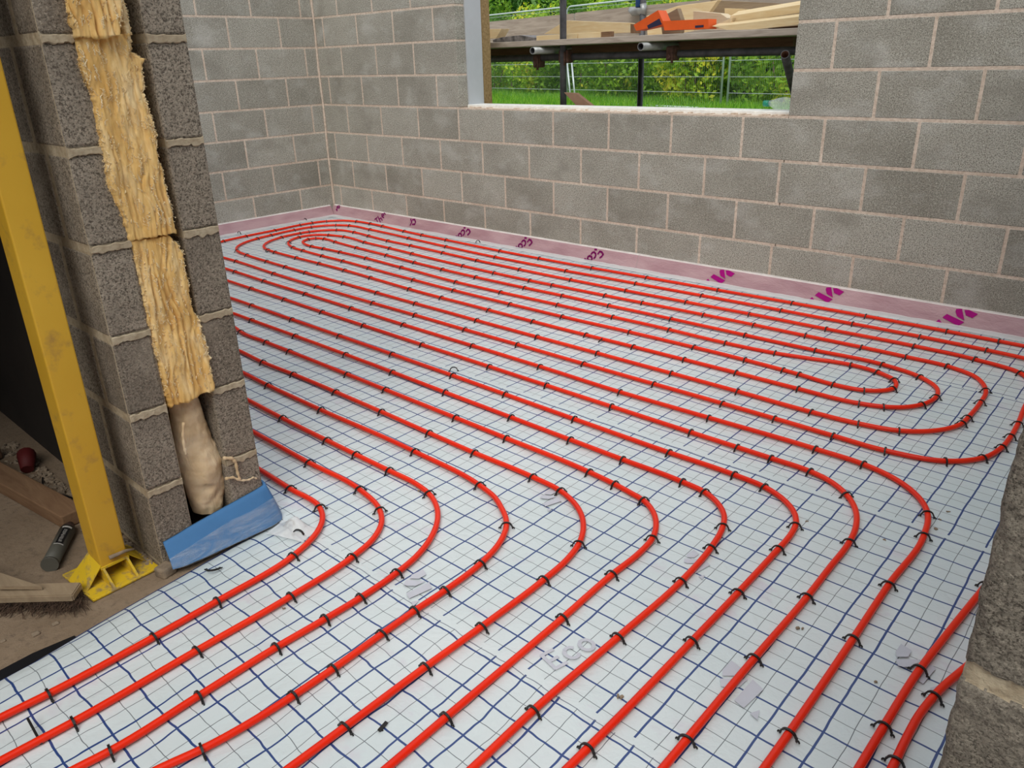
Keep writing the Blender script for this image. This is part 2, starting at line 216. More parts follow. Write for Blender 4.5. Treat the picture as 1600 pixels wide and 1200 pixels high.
t = NT('galv_dark', .55, .5, .3); t.color(t.ramp(t.noise(14, 4), (.35, (.055, .055, .06)), (.7, (.12, .12, .13))))
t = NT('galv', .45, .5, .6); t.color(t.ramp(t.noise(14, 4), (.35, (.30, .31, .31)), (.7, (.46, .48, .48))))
simple('fence_zinc', (.55, .62, .62), .4, .4, var=.1); simple('rust', (.10, .05, .035), .9, var=.4, scale=40, bump=.002)
simple('rust_bright', (.30, .17, .11), .9, var=.4, scale=40)
simple('blue_paint', (.03, .12, .42), .5); simple('orange_card', (.95, .13, .010), .55, var=.06); simple('navy_card', (.02, .02, .07), .5); simple('grey_sheet', (.22, .21, .21), .8, var=.6, scale=30, bump=.01, bscale=20)
simple('pvc_white', (.46, .49, .52), .45, var=.03); simple('sill_white', (.86, .86, .83), .5, var=.12, scale=30)
t = NT('stone_outer', .95, .2); t.color(t.ramp(t.noise(60, 5, .7), (.3, (.20, .13, .055)), (.7, (.42, .30, .15)))); t.bump(t.noise(60, 5), .8, .006)
t = NT('slab', .95, .2)
b0 = t.ramp(t.noise(2.5, 5, .65), (.3, (.20, .142, .092)), (.7, (.33, .25, .175)))
t.color(t.mix(t.ramp(t.noise(45, 5, .75), (.52, (0, 0, 0)), (.68, (.7, .7, .7))), b0, (.15, .11, .08))); n = t.bump(t.noise(60, 5, .7), .8, .005); t.bump(t.noise(9, 4, .6), .5, .01, n)
simple('shade_board', (.018, .013, .010), .9, var=.4, scale=4); simple('black_film', (.012, .012, .014), .4)  # board: near black, side room's darkness put into the wall and ceiling colour
simple('bristle_brown', (.06, .034, .02), .9, var=.4, scale=60); simple('rubble', (.26, .20, .14), .95, var=.35, scale=30, bump=.003, bscale=150)
simple('tube_grey', (.10, .097, .08), .5, var=.1); simple('label_black', (.008, .008, .010), .5); simple('label_white', (.5, .48, .45), .6); simple('cap_dark', (.05, .025, .02), .5)
simple('red_plastic', (.09, .004, .004), .7)
t = NT('bottle', .08, .5); t.color((.80, .88, .88)); t.b.inputs['Alpha'].default_value = .26
simple('cap_green', (.01, .25, .16), .4); simple('ply_brown', (.23, .135, .085), .8, var=.15)
def leaf_mat(name, a, b, c):
    t = NT(name, .55, .3); r = t.attr('rnd'); col = t.ramp(r, (.0, a), (.55, b), (1., c)); t.color(col)
    tr = t.n.new('ShaderNodeBsdfTranslucent'); t.l.new(col, tr.inputs[0]); mx = t.n.new('ShaderNodeMixShader'); mx.inputs[0].default_value = .35
    t.l.new(t.b.outputs[0], mx.inputs[1]); t.l.new(tr.outputs[0], mx.inputs[2]); t.l.new(mx.outputs[0], t.n['Material Output'].inputs[0])
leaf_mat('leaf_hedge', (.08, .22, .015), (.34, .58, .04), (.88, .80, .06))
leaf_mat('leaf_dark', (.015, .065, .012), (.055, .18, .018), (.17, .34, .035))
leaf_mat('leaf_grass', (.08, .26, .015), (.17, .44, .03), (.36, .60, .06))
simple('turf', (.07, .17, .02), .95, var=.3, scale=6); simple('bark', (.20, .15, .10), .9, var=.3)

def new_obj(name, me, mats=(), parent=None, smooth=False):
    for m in ([mats] if isinstance(mats, str) else mats): me.materials.append(MATS[m])
    if smooth: me.polygons.foreach_set('use_smooth', [True]*len(me.polygons))
    o = bpy.data.objects.new(name, me); C.objects.link(o)
    if parent is not None:
        o.parent = parent; o.matrix_parent_inverse = Matrix.Translation(-parent.location) if parent.location.length else Matrix()
    return o
class MB:
    """collects shapes into ONE mesh, world coordinates"""
    def __init__(s): s.bm = bmesh.new(); s.rn = []
    def box(s, lo, hi, bevel=0., mi=0, M=None):
        x0, y0, z0 = lo; x1, y1, z1 = hi
        v = [s.bm.verts.new(p) for p in ((x0,y0,z0),(x1,y0,z0),(x1,y1,z0),(x0,y1,z0),(x0,y0,z1),(x1,y0,z1),(x1,y1,z1),(x0,y1,z1))]
        f = [s.bm.faces.new([v[i] for i in q]) for q in ((0,3,2,1),(4,5,6,7),(0,1,5,4),(1,2,6,5),(2,3,7,6),(3,0,4,7))]
        for q in f: q.material_index = mi
        if M is not None:
            for q in v: q.co = M @ q.co
        if bevel:
            ed = list({e for q in f for e in q.edges})
            r = bmesh.ops.bevel(s.bm, geom=ed, offset=bevel, segments=2, affect='EDGES', profile=.5, clamp_overlap=True)
            for q in r['faces']: q.material_index = mi
        return f
    def beam(s, a, b, w, h, bevel=0., up=(0, 0, 1), mi=0):
        """rectangular bar from a to b (centre line), w across, h along up"""
        a, b = Vector(a), Vector(b); d = b-a; L = d.length; d.normalize(); u = Vector(up); sd = d.cross(u).normalized(); u = sd.cross(d)
        M = Matrix(((d.x, sd.x, u.x, a.x), (d.y, sd.y, u.y, a.y), (d.z, sd.z, u.z, a.z), (0, 0, 0, 1)))
        return s.box((0, -w/2, -h/2), (L, w/2, h/2), bevel, mi, M)
    def tube(s, pts, r, n=12, caps=True, hollow=0., mi=0, mi2=0):
        pts = [Vector(p) for p in pts]; rings = []; prev = None
        for i, p in enumerate(pts):
            d = (pts[min(i+1, len(pts)-1)]-pts[max(i-1, 0)]).normalized()
            if prev is None:
                a = Vector((0, 0, 1)) if abs(d.z) < .9 else Vector((1, 0, 0)); n1 = d.cross(a).normalized()
            else: n1 = (prev-d*prev.dot(d)).normalized()
            prev = n1; n2 = d.cross(n1); rr = r[i] if isinstance(r, (list, tuple)) else r
            rings.append([s.bm.verts.new(p+(n1*math.cos(2*PI*k/n)+n2*math.sin(2*PI*k/n))*rr) for k in range(n)])
        for A, B in zip(rings, rings[1:]):
            for k in range(n):
                f = s.bm.faces.new((A[k], A[(k+1) % n], B[(k+1) % n], B[k])); f.material_index = mi; f.smooth = True
        if hollow:
            for R_, sgn in ((rings[0], 1), (rings[-1], -1)):
                c = sum((v.co for v in R_), Vector())/n; d = (pts[1]-pts[0]).normalized() if sgn == 1 else (pts[-1]-pts[-2]).normalized()*-1
                I = [s.bm.verts.new(c+(v.co-c)*(1-hollow)) for v in R_]; J = [s.bm.verts.new(v.co+d*.15) for v in I]
                for k in range(n):
                    for A, B, mj in ((R_, I, mi), (I, J, mi2)):
                        f = s.bm.faces.new((A[k], A[(k+1) % n], B[(k+1) % n], B[k])); f.material_index = mj
                s.bm.faces.new(J).material_index = mi2
        elif caps:
            s.bm.faces.new(rings[0]).material_index = mi; s.bm.faces.new(rings[-1][::-1]).material_index = mi
    def poly(s, pts, mi=0):
        f = s.bm.faces.new([s.bm.verts.new(p) for p in pts]); f.material_index = mi; return f
    def prism(s, pts, off, mi=0):
        """closed solid from a flat outline and an offset vector"""
        o = Vector(off); a = [s.bm.verts.new(p) for p in pts]; b = [s.bm.verts.new(Vector(p)+o) for p in pts]; n = len(a)
        s.bm.faces.new(a).material_index = mi; s.bm.faces.new(b[::-1]).material_index = mi
        for i in range(n): s.bm.faces.new((a[i], b[i], b[(i+1) % n], a[(i+1) % n])).material_index = mi
    def build(s, name, mats, parent=None, smooth=False, rnd=None, normals=True):
        if normals: bmesh.ops.recalc_face_normals(s.bm, faces=s.bm.faces)
        me = bpy.data.meshes.new(name); s.bm.to_mesh(me); s.bm.free()
        if rnd is not None:
            a = me.attributes.new('rnd', 'FLOAT', 'FACE'); a.data.foreach_set('value', np.resize(np.asarray(rnd, dtype=np.float32), len(me.polygons)))
        return new_obj(name, me, mats, parent, smooth)
PI = math.pi
def grid_mesh(name, P, mats, parent=None, smooth=True, mask=None, back=0.):
    """P: (n,m,3) array of points"""
    n, m = P.shape[:2]; v = P.reshape(-1, 3)
    I, J = np.meshgrid(np.arange(n-1), np.arange(m-1), indexing='ij')
    f = np.stack([I*m+J, (I+1)*m+J, (I+1)*m+J+1, I*m+J+1], -1).reshape(-1, 4)
    if mask is not None: f = f[mask.reshape(-1)]
    me = bpy.data.meshes.new(name); me.from_pydata(v.tolist(), [], f.tolist()); me.update()
    return new_obj(name, me, mats, parent, smooth)
def tag(o, label=None, cat=None, group=None, kind=None):
    if label: o['label'] = label
    if cat: o['category'] = cat
    if group: o['group'] = group
    if kind: o['kind'] = kind
    return o
def empty(name, loc, label, cat, group=None):
    o = bpy.data.objects.new(name, None); o.empty_display_size = .05; C.objects.link(o); o.location = loc
    return tag(o, label, cat, group)
def struct(o): o['kind'] = 'structure'; return o

# ------------------------------------------------------------------ block walls
def wall(name, axis, base, thick, a0, a1, zs, phase, openings=(), mat='block', pitch=.45, bev=.004, extra=None, inset=.0015, seed=1, jw=.0065):
    """block wall; axis 'x': runs along x, faces at y=base and y=base+thick; axis 'y' likewise. phase(course)->a joint position"""
    rg = random.Random(seed); mb = MB(); rn = []
    def bx(u0, u1, z0, z1, mi, bv, w=0.):
        lo, hi = (u0, base+w, z0), (u1, base+thick-w, z1)
        if axis == 'y': lo, hi = (base+w, u0, z0), (base+thick-w, u1, z1)
        lo = tuple(min(p, q) for p, q in zip(lo, hi)) if thick > 0 else (min(lo[0], hi[0]), min(lo[1], hi[1]), lo[2])
        hi2 = (u1, max(base+w, base+thick-w), z1) if axis == 'x' else (max(base+w, base+thick-w), u1, z1)
        nf = len(mb.bm.faces); mb.box(lo, hi2, bv, mi); rn.extend([rg.random()]*(len(mb.bm.faces)-nf) if False else [])
        return nf
    marks = []
    for c in range(len(zs)-1):
        z0, z1 = zs[c]+jw, zs[c+1]-jw
        ph = phase(c); k = math.floor((a0-ph)/pitch)
        j = ph+k*pitch
        while j < a1:
            u0, u1 = max(j+jw, a0), min(j+pitch-jw, a1); j += pitch
            for (o0, o1, q0, q1) in openings:
                if z0 < q1-.02 and z1 > q0+.02 and 0 < o0-u1 < .03: u1 = o0
            spans = [(u0, u1)]
            for (o0, o1, q0, q1) in openings:
                if z0 < q1-.02 and z1 > q0+.02:
                    nsp = []
                    for s0, s1 in spans:
                        if s1 <= o0 or s0 >= o1: nsp.append((s0, s1)); continue
                        if s0 < o0 or o0-s0 > .02: nsp.append((s0, o0))
                        if s1 > o1: nsp.append((o1, s1))
                    spans = nsp
            for s0, s1 in spans:
                if s1-s0 > .012:
                    nf = len(mb.bm.faces); bx(s0, s1, z0, z1, 0, bev); marks.append((rg.random(), mb.bm.verts))
                    r = rg.random()
                    mb.rn.append((s0, s1, z0, z1, r))
    # mortar body, split round the openings
    top = zs[-1]
    rects = [(a0, a1, zs[0], top)]
    for (o0, o1, q0, q1) in openings:
        nr = []
        for (r0, r1, t0, t1) in rects:
            if r1 <= o0 or r0 >= o1 or t1 <= q0 or t0 >= q1: nr.append((r0, r1, t0, t1)); continue
            if r0 < o0: nr.append((r0, o0, t0, t1))
            if r1 > o1: nr.append((o1, r1, t0, t1))
            if t0 < q0: nr.append((max(r0, o0), min(r1, o1), t0, q0))
            if t1 > q1: nr.append((max(r0, o0), min(r1, o1), q1, t1))
        rects = nr
    for (r0, r1, t0, t1) in rects: bx(r0+.003, r1-.003, t0, t1, 1, 0, inset if thick > 0 else -inset)
    if extra: extra(mb)
    bmesh.ops.recalc_face_normals(mb.bm, faces=mb.bm.faces)
    me = bpy.data.meshes.new(name); mb.bm.to_mesh(me); mb.bm.free()
    ce = np.empty(len(me.polygons)*3); me.polygons.foreach_get('center', ce); ce = ce.reshape(-1, 3)
    A = ce[:, 0] if axis == 'x' else ce[:, 1]; rv = np.full(len(me.polygons), .5, np.float32)
    for (s0, s1, z0, z1, r) in mb.rn:
        rv[(A > s0-.002) & (A < s1+.002) & (ce[:, 2] > z0-.002) & (ce[:, 2] < z1+.002)] = r
    a = me.attributes.new('rnd', 'FLOAT', 'FACE'); a.data.foreach_set('value', rv)
    o = new_obj(name, me, [mat, 'mortar_dark' if mat == 'block_pier' else 'mortar']); return struct(o)

ZB = [.037-.225+.225*k for k in range(13)]          # bed joints of the room walls
TOP = ZB[-1]
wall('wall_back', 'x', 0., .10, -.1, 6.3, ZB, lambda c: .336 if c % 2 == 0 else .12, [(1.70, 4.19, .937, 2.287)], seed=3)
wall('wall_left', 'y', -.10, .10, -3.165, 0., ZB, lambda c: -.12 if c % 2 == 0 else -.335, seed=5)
mb = MB(); q_ = [(.006+.004*math.sin(z*9), -.006, z) for z in np.linspace(.0, TOP, 40)]; mb.tube(q_, [.008+.004*float(vnoise(z*14, 2.)) for z in np.linspace(0, TOP, 40)], 8); struct(mb.build('trim_2', ['mortar']))
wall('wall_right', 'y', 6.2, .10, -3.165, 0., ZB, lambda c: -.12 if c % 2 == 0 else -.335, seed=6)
ZP = [-.02, .219, .438, .646, .869, 1.089, 1.321, 1.545, 1.77, 1.995, 2.22, 2.445]
XE = 4.125
def bedsmear(mb):
    # mortar pushed out of the bed joints on the end faces of the two leaves
    for z in ZP[1:8]:
        for (y0, y1) in ((-3.488, -3.392), (-3.263, -3.168)):
            n = 26; P = []
            up = [z+.006+.010*fb for fb in np.abs(fbm(np.linspace(0, 5, n), z*9, y0*3, 3, 5))*2]
            lo = [z-.007-.020*fb for fb in np.abs(fbm(np.linspace(0, 4, n), z*7+3, y0*5, 3, 9))*2]
            ys = np.linspace(y0, y1, n); ring = [(XE+.0015, y, q) for y, q in zip(ys, up)]+[(XE+.0015, y, q) for y, q in list(zip(ys, lo))[::-1]]
            A = [mb.bm.verts.new(p) for p in ring]; cz = [(a.co+Vector((.003, 0, 0))) for a in A]
            B = [mb.bm.verts.new((p.x, y0+(p.y-y0)*.96+(y1-y0)*.02, z+(p.z-z)*.8)) for p in cz]
            for i in range(len(A)):
                f = mb.bm.faces.new((A[i], A[(i+1) % len(A)], B[(i+1) % len(A)], B[i])); f.material_index = 1
            for i in range(n-1):
                f = mb.bm.faces.new((B[i], B[i+1], B[2*n-2-i], B[2*n-1-i])); f.material_index = 1
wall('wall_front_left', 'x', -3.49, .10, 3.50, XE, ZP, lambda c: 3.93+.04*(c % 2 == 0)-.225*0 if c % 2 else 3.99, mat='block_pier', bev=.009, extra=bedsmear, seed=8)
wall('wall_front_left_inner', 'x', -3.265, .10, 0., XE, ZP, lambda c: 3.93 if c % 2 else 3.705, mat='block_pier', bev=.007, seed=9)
# near right jamb: its visible face is a finely displaced surface
ZN = [-.02, .08, .305, .530, .756, .981, 1.206, 1.431, 1.656, 1.881, 2.106, 2.331, 2.445]
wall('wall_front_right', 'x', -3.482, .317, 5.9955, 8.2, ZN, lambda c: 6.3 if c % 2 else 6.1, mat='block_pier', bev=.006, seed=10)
def rough_face():
    xs = np.arange(5.990, 6.30, .0022); zs = np.arange(.35, 1.10, .0022)
    Xg, Zg = np.meshgrid(xs, zs, indexing='ij')
    d = .005*fbm(Xg*80, Zg*80, 0, 3, 3)+.004*fbm(Xg*230, Zg*230, 4, 2, 8)
    dz = np.abs(Zg-.756+.004*fbm(Xg*30, 2.2, 0, 3, 4)*3); mort = np.clip((.013+.006*fbm(Xg*60, Zg*20, 0, 2, 6)*2-dz)/.002, 0, 1)
    dd = d*(1-mort)+mort*(.003+.004*fbm(Xg*25, Zg*25, 7, 3, 2))
    edge = np.clip((Xg-5.990)/.012, 0, 1); rnd = .008*(1-np.sqrt(np.clip(1-(1-edge)**2, 0, 1)))
    Yg = -3.490+dd+rnd
    Xg = Xg+.0025*fbm(Zg*60, 1.3, 0, 3, 12)*(edge < 1)*2
    Pm = np.stack([Xg, Yg, Zg], -1)
    P2 = Pm[:1].copy(); P2[..., 1] += .02; Pm = np.concatenate([P2, Pm], 0)
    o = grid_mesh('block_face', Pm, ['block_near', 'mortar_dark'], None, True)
    mi = np.concatenate([mort[:1], mort], 0)[:-1, :-1] > .5
    o.data.polygons.foreach_set('material_index', mi.reshape(-1).astype(np.int32)); a = o.data.attributes.new('rnd', 'FLOAT', 'FACE'); a.data.foreach_set('value', np.full(mi.size, .42, np.float32))
    return o
wf = rough_face(); wf.parent = bpy.data.objects['wall_front_right']

# outer leaf, window reveal and sill
mb = MB(); mb.box((-.3, .245, -.2), (1.70, .345, TOP)); mb.box((4.19, .245, -.2), (6.5, .345, TOP)); mb.box((1.70, .245, -.2), (4.19, .345, .925)); mb.box((1.70, .245, 2.287), (4.19, .345, TOP))
struct(mb.build('wall_outer', ['stone_outer']))
mb = MB(); mb.box((1.695, .092, .945), (1.712, .247, 2.287), .002); mb.box((4.178, .092, .945), (4.195, .247, 2.287), .002)
struct(mb.build('trim_1', ['pvc_white']))
mb = MB(); mb.box((1.70, .085, .935), (4.19, .25, .957), .003); struct(mb.build('window_1', ['sill_white']))
mb = MB(); rg = random.Random(3)
for k in range(70):
    x = 1.72+2.46*rg.random(); r = rg.uniform(.003, .009)
    if k > 50: x = rg.uniform(4.0, 4.18)
    mb.box((x, rg.uniform(.0, .085), .932), (x+r*2.5, rg.uniform(.09, .10), .937+r), r*.3)
tag(mb.build('mortar_crumbs', ['mortar']), 'pinkish mortar crumbs left along the front edge of the window sill', 'mortar crumbs', kind='stuff')

# ------------------------------------------------------------------ floors
mb = MB(); mb.box((-.1, -3.49, -.12), (8.2, .1, -.022)); mb.box((1.5, -7.5, -.12), (8.2, -3.49, -.02)); struct(mb.build('floor', ['slab']))
def membrane():
    st = .022
    xs = np.arange(0, 7.0+st, st); ys = np.arange(-5.4, 0+st/2, st)
    Xg, Yg = np.meshgrid(xs, ys, indexing='ij')
    # the outer edge of the sheet in the doorway
    edge = 4.196-.132*(Yg+3.49)
    low = (Yg < -3.16); kk = int(round(4.18/st)); x0 = xs[kk]
    Xg = np.where(low & (Xg >= x0-1e-6), edge+(Xg-x0)*(7.0-edge)/(7.0-x0), Xg)
    Zg = .007*fbm(Xg*3.3, Yg*3.3, 0, 3, 2)+.004*fbm(Xg*11, Yg*6, 0, 2, 6)
    amp = np.where(Yg < -3.1, 1.5, 1.)
    Zg = np.minimum(Zg*amp, .0012)-.001
    for s0 in (-1.985, -3.138): Zg += .0012*np.exp(-((Yg-s0)/.03)**2)
    # drop to the slab at the open edge
    Zg = np.where(low, Zg-.016*np.exp(-np.clip(Xg-edge, 0, 1)/.03), Zg)
    Pm = np.stack([Xg, Yg, Zg], -1)
    cx, cy = Xg[:-1, :-1]+st/2, Yg[:-1, :-1]+st/2
    ii = np.arange(len(xs)-1)[:, None]+0*cy
    keep = (cy > -3.165) & (cx < 6.2) | (cy <= -3.165) & (ii >= kk) & ((cx < 5.99) | (cy < -3.49))
    return grid_mesh('floor', Pm, ['membrane'], None, True, keep)
fl = struct(membrane())
# black damp proof sheet under the edge
mb = MB(); mb.prism([(4.225, -3.76, -.0195), (4.30, -3.76, -.0195), (4.42, -4.6, -.0195), (4.26, -4.6, -.0195), (4.222, -3.95, -.0195), (4.215, -3.85, -.0195)], (0, 0, .003))
tag(mb.build('damp_proof_sheet', ['black_film']), 'black plastic sheet poking out under the gridded floor film at lower left', 'plastic sheet')

# ------------------------------------------------------------------ dark side room on the left
mb = MB(); mb.box((1.4, -7.5, -.1), (1.5, -3.37, 2.5)); struct(mb.build('wall_side', ['shade_board']))
mb = MB(); mb.box((1.5, -3.44, -.1), (3.50, -3.40, 2.445)); struct(mb.build('wall_front_shade', ['shade_board']))  # added near-black panel, stands in for the deep shade beyond the block face
mb = MB(); mb.box((1.4, -7.6, -.1), (8.3, -7.5, 2.5)); struct(mb.build('wall_rear', ['shade_board']))
mb = MB(); mb.box((8.2, -7.5, -.1), (8.3, -3.49, 2.5)); struct(mb.build('wall_side_right', ['shade_board']))
mb = MB(); mb.box((1.4, -7.6, 2.45), (CEILX, -3.165, 2.6)); struct(mb.build('ceiling', ['shade_board']))

# ------------------------------------------------------------------ pipes and clips
def dense(pts, step=.02):
    p = np.array([q[:2] for q in pts], float); n = len(p); d = np.hypot(*np.diff(p, axis=0).T); tg = np.zeros_like(p)
    for i in range(n):
        if i == 0: tg[i] = (p[1]-p[0])/d[0]
        elif i == n-1: tg[i] = (p[-1]-p[-2])/d[-1]
        else: tg[i] = ((p[i]-p[i-1])/d[i-1]*d[i]+(p[i+1]-p[i])/d[i]*d[i-1])/(d[i]+d[i-1])
    out = []; T = []
    for i in range(n-1):
        m = max(2, int(d[i]/step)); u = np.linspace(0, 1, m, endpoint=False)[:, None]
        h00, h10, h01, h11 = 2*u**3-3*u**2+1, u**3-2*u**2+u, -2*u**3+3*u**2, u**3-u**2
        out.append(h00*p[i]+h10*d[i]*tg[i]+h01*p[i+1]+h11*d[i]*tg[i+1])
    out.append(p[-1:]); return np.concatenate(out), tg
PR = .0085
def pipe(name, pts, label, group=None):
    q, tg = dense(pts); n = 12; m = len(q)
    z = PR+.0012+.0015*(vnoise(q[:, 0]*3, q[:, 1]*3, 0, 21))
    P = np.stack([q[:, 0], q[:, 1], z], -1); d = np.gradient(P, axis=0); d /= np.linalg.norm(d, axis=1)[:, None]
    s_ = np.cross(d, [0, 0, 1.]); s_ /= np.linalg.norm(s_, axis=1)[:, None]; u_ = np.cross(s_, d)
    an = np.linspace(0, 2*PI, n+1)[:-1]
    V = P[:, None]+PR*(np.cos(an)[None, :, None]*s_[:, None]+np.sin(an)[None, :, None]*u_[:, None])
    V = np.concatenate([V, V[:, :1]], 1)
    f = [(i*n+k, (i+1)*n+k, (i+1)*n+(k+1) % n, i*n+(k+1) % n) for i in range(m-1) for k in range(n)]
    me = bpy.data.meshes.new(name); me.from_pydata(V[:, :n].reshape(-1, 3).tolist(), [], f+[tuple(range(n)), tuple(range((m-1)*n, m*n))[::-1]]); me.update()
    o = new_obj(name, me, 'pipe_red', None, True); tag(o, label, 'heating pipe', group); return tg
def clip_mesh():
    mb = MB(); r = .0128; pr = [(-.0215, .0035), (-.0155, .0040), (-.0150, .001)]
    pr = [(-.0165, .001), (-.0158, .0075)]+[(-r*1.12*math.cos(a), .0075+r*1.0*math.sin(a)) for a in np.linspace(.2, PI-.2, 9)]+[(.0158, .0075), (.0165, .001)]
    w = .0025; th = .0026; rings = []
    for i, (x, z) in enumerate(pr):
        a, b = pr[max(i-1, 0)], pr[min(i+1, len(pr)-1)]; dx, dz = b[0]-a[0], b[1]-a[1]; L = math.hypot(dx, dz); nx, nz = -dz/L*th, dx/L*th
        rings.append([mb.bm.verts.new(p) for p in ((x-nx*.3, -w, z-nz*.3), (x+nx, -w, z+nz), (x+nx, w, z+nz), (x-nx*.3, w, z-nz*.3))])
    for A, B in zip(rings, rings[1:]):
        for k in range(4): mb.bm.faces.new((A[k], A[(k+1) % 4], B[(k+1) % 4], B[k]))
    mb.bm.faces.new(rings[0]); mb.bm.faces.new(rings[-1][::-1])
    for sx in (-1, 1):
        mb.tube([(sx*.0150, 0, .0038), (sx*.0215, 0, .0042)], .0022, 6); mb.tube([(sx*.0215, 0, .0042), (sx*.0228, 0, .0005)], .0018, 6)
    bmesh.ops.recalc_face_normals(mb.bm, faces=mb.bm.faces); me = bpy.data.meshes.new('pipe_clip'); mb.bm.to_mesh(me); mb.bm.free(); me.materials.append(MATS['clip_black']); return me
CM = clip_mesh()
ORD = 'first second third fourth fifth sixth seventh eighth ninth tenth eleventh twelfth thirteenth fourteenth fifteenth sixteenth seventeenth eighteenth nineteenth twentieth twenty-first twenty-second twenty-third twenty-fourth twenty-fifth'.split()
def clip(x, y, t, label, group='black clips holding the red pipes', z=.0, tilt=None, name='pipe_clip'):
    o = bpy.data.objects.new(name, CM); C.objects.link(o); o.location = (x, y, z); o.rotation_euler = tilt or (rc.uniform(-.12, .12), 0, math.atan2(t[1], t[0])-PI/2+rc.uniform(-.1, .1))
    tag(o, label, 'pipe clip', group); return o
rc = random.Random(12)
tg = pipe('heating_pipe', COIL, 'long red heating pipe coiled as a flat spiral beneath the window wall')
# runs of the spiral: cut where it turns back
xs = [p[0] for p in COIL]; cuts = []
lastx = None; runs = []; cur = []; 
sec = []; k0 = 0; direction = 0
best = (xs[0], 0)
ext = []   # indices of the turning points
i0 = next(i for i, p in enumerate(COIL) if p[1] > -.3); hi = i0; mode = -1; ref = i0
for i in range(i0, len(xs)):
    if mode == -1:
        if xs[i] < xs[ref]: ref = i
        elif xs[i] > xs[ref]+1.5: ext.append(ref); mode = 1; ref = i
    else:
        if xs[i] > xs[ref]: ref = i
        elif xs[i] < xs[ref]-1.5: ext.append(ref); mode = -1; ref = i
bounds = [i0]+ext+[next(i for i in range(ext[-1], len(COIL)) if COIL[i][1] < -.9 and xs[i] > 5.5)]
runlist = [list(range(a, b)) for a, b in zip(bounds, bounds[1:])]
order = sorted(range(len(runlist)), key=lambda r: -np.mean([COIL[i][1] for i in runlist[r] if 1.5 < xs[i] < 5] or [-9]))
used = set()
for rank, r in enumerate(order):
    cl = sorted([i for i in runlist[r] if COIL[i][2]], key=lambda i: xs[i])
    for k, i in enumerate(cl):
        used.add(i); clip(*COIL[i][:2], tg[i], 'black clip, %s from the left, on the %s long red run from the window wall' % (ORD[k], ORD[rank]))
rest = [i for i in range(len(COIL)) if COIL[i][2] and i not in used]
rest.sort(key=lambda i: -COIL[i][1])
for k, i in enumerate(rest): clip(*COIL[i][:2], tg[i], 'black clip, %s from the top, on the red pipes beside the near right blocks' % ORD[k])
for r, pts in enumerate(ROWS):
    tg = pipe('heating_pipe', pts, 'red heating pipe bending through the doorway, %s out from the pillar' % ORD[r], 'red pipes bending through the doorway')
    for k, i in enumerate([i for i in range(len(pts)) if pts[i][2]]):
        clip(*pts[i][:2], tg[i], 'black clip %s along the %s bending red pipe out from the pillar' % (ORD[k], ORD[r]))

# ------------------------------------------------------------------ perimeter strips
def sy(z): return -.008-.44*(.088-z)                     # leaning face of the strip
def strip_x(name, x0, x1, label, along='x'):
    """edge strip against a wall: foam body, pink film face, clear skirt on the floor"""
    f = (lambda u, d, z: (u, d, z)) if along == 'x' else (lambda u, d, z: (-d, -u, z))
    root = empty(name, f((x0+x1)/2, -.02, 0.), label, 'edge strip', 'pink faced foam strips round the floor')
    prof = [(-.001, .092), (-.0075, .092), (sy(.088)+.001, .088), (sy(.004)+.002, .001), (-.001, .001)]
    mb = MB(); n = max(3, int((x1-x0)/.06)); us = np.linspace(x0, x1, n)
    wob = [.0016*(vnoise(u*7, 3.3, 0, 5)-.5)*2 for u in us]
    rings = [[mb.bm.verts.new(f(u, d, z+(w if z > .05 else 0))) for d, z in prof] for u, w in zip(us, wob)]
    for A, B in zip(rings, rings[1:]):
        for k in range(5): mb.bm.faces.new((A[k], A[(k+1) % 5], B[(k+1) % 5], B[k]))
    mb.bm.faces.new(rings[0]); mb.bm.faces.new(rings[-1][::-1]); mb.build('foam_body', ['foam_white'], root)
    zs = np.linspace(.0835, .0035, 8); n2 = max(4, int((x1-x0)/.02)); us = np.linspace(x0, x1, n2)
    U, Z = np.meshgrid(us, zs, indexing='ij'); Dp = sy(Z)-.0012-.0022*vnoise(U*14, Z*40, 0, 8)*(Z < .08)
    Z = Z+np.where(Z > .085, .0016*(vnoise(U*7, 3.3, 0, 5)-.5)*2, 0)
    Pm = np.stack([U, Dp, Z], -1) if along == 'x' else np.stack([-Dp, -U, Z], -1)
    grid_mesh('film_face', Pm, ['film_pink'], root)
    ds = np.linspace(.048, .128, 7); U, Q = np.meshgrid(us, ds, indexing='ij')
    Zs = .0035+.004*np.exp(-(Q-.048)/.02)+.0035*vnoise(U*22, Q*40, 0, 4); Q2 = Q-(Q > .12)*.02*vnoise(U*9, 5.5, 0, 3)
    Pm = np.stack([U, -Q2, Zs], -1) if along == 'x' else np.stack([Q2, -U, Zs], -1)
    grid_mesh('skirt_film', Pm, ['film_clear'], root)
    return root
sA = strip_x('edge_strip', .002, 1.075, 'pink faced foam edge strip on the window wall, nearest the far corner')
sB = strip_x('edge_strip', 1.078, 3.30, 'pink faced foam edge strip on the window wall, with three small purple words')
sC = strip_x('edge_strip', 3.302, 6.19, 'pink faced foam edge strip on the window wall, with large magenta emblems')
sD = strip_x('edge_strip', .048, 3.16, 'pink faced foam edge strip along the left hand block wall', 'y')
sE = None
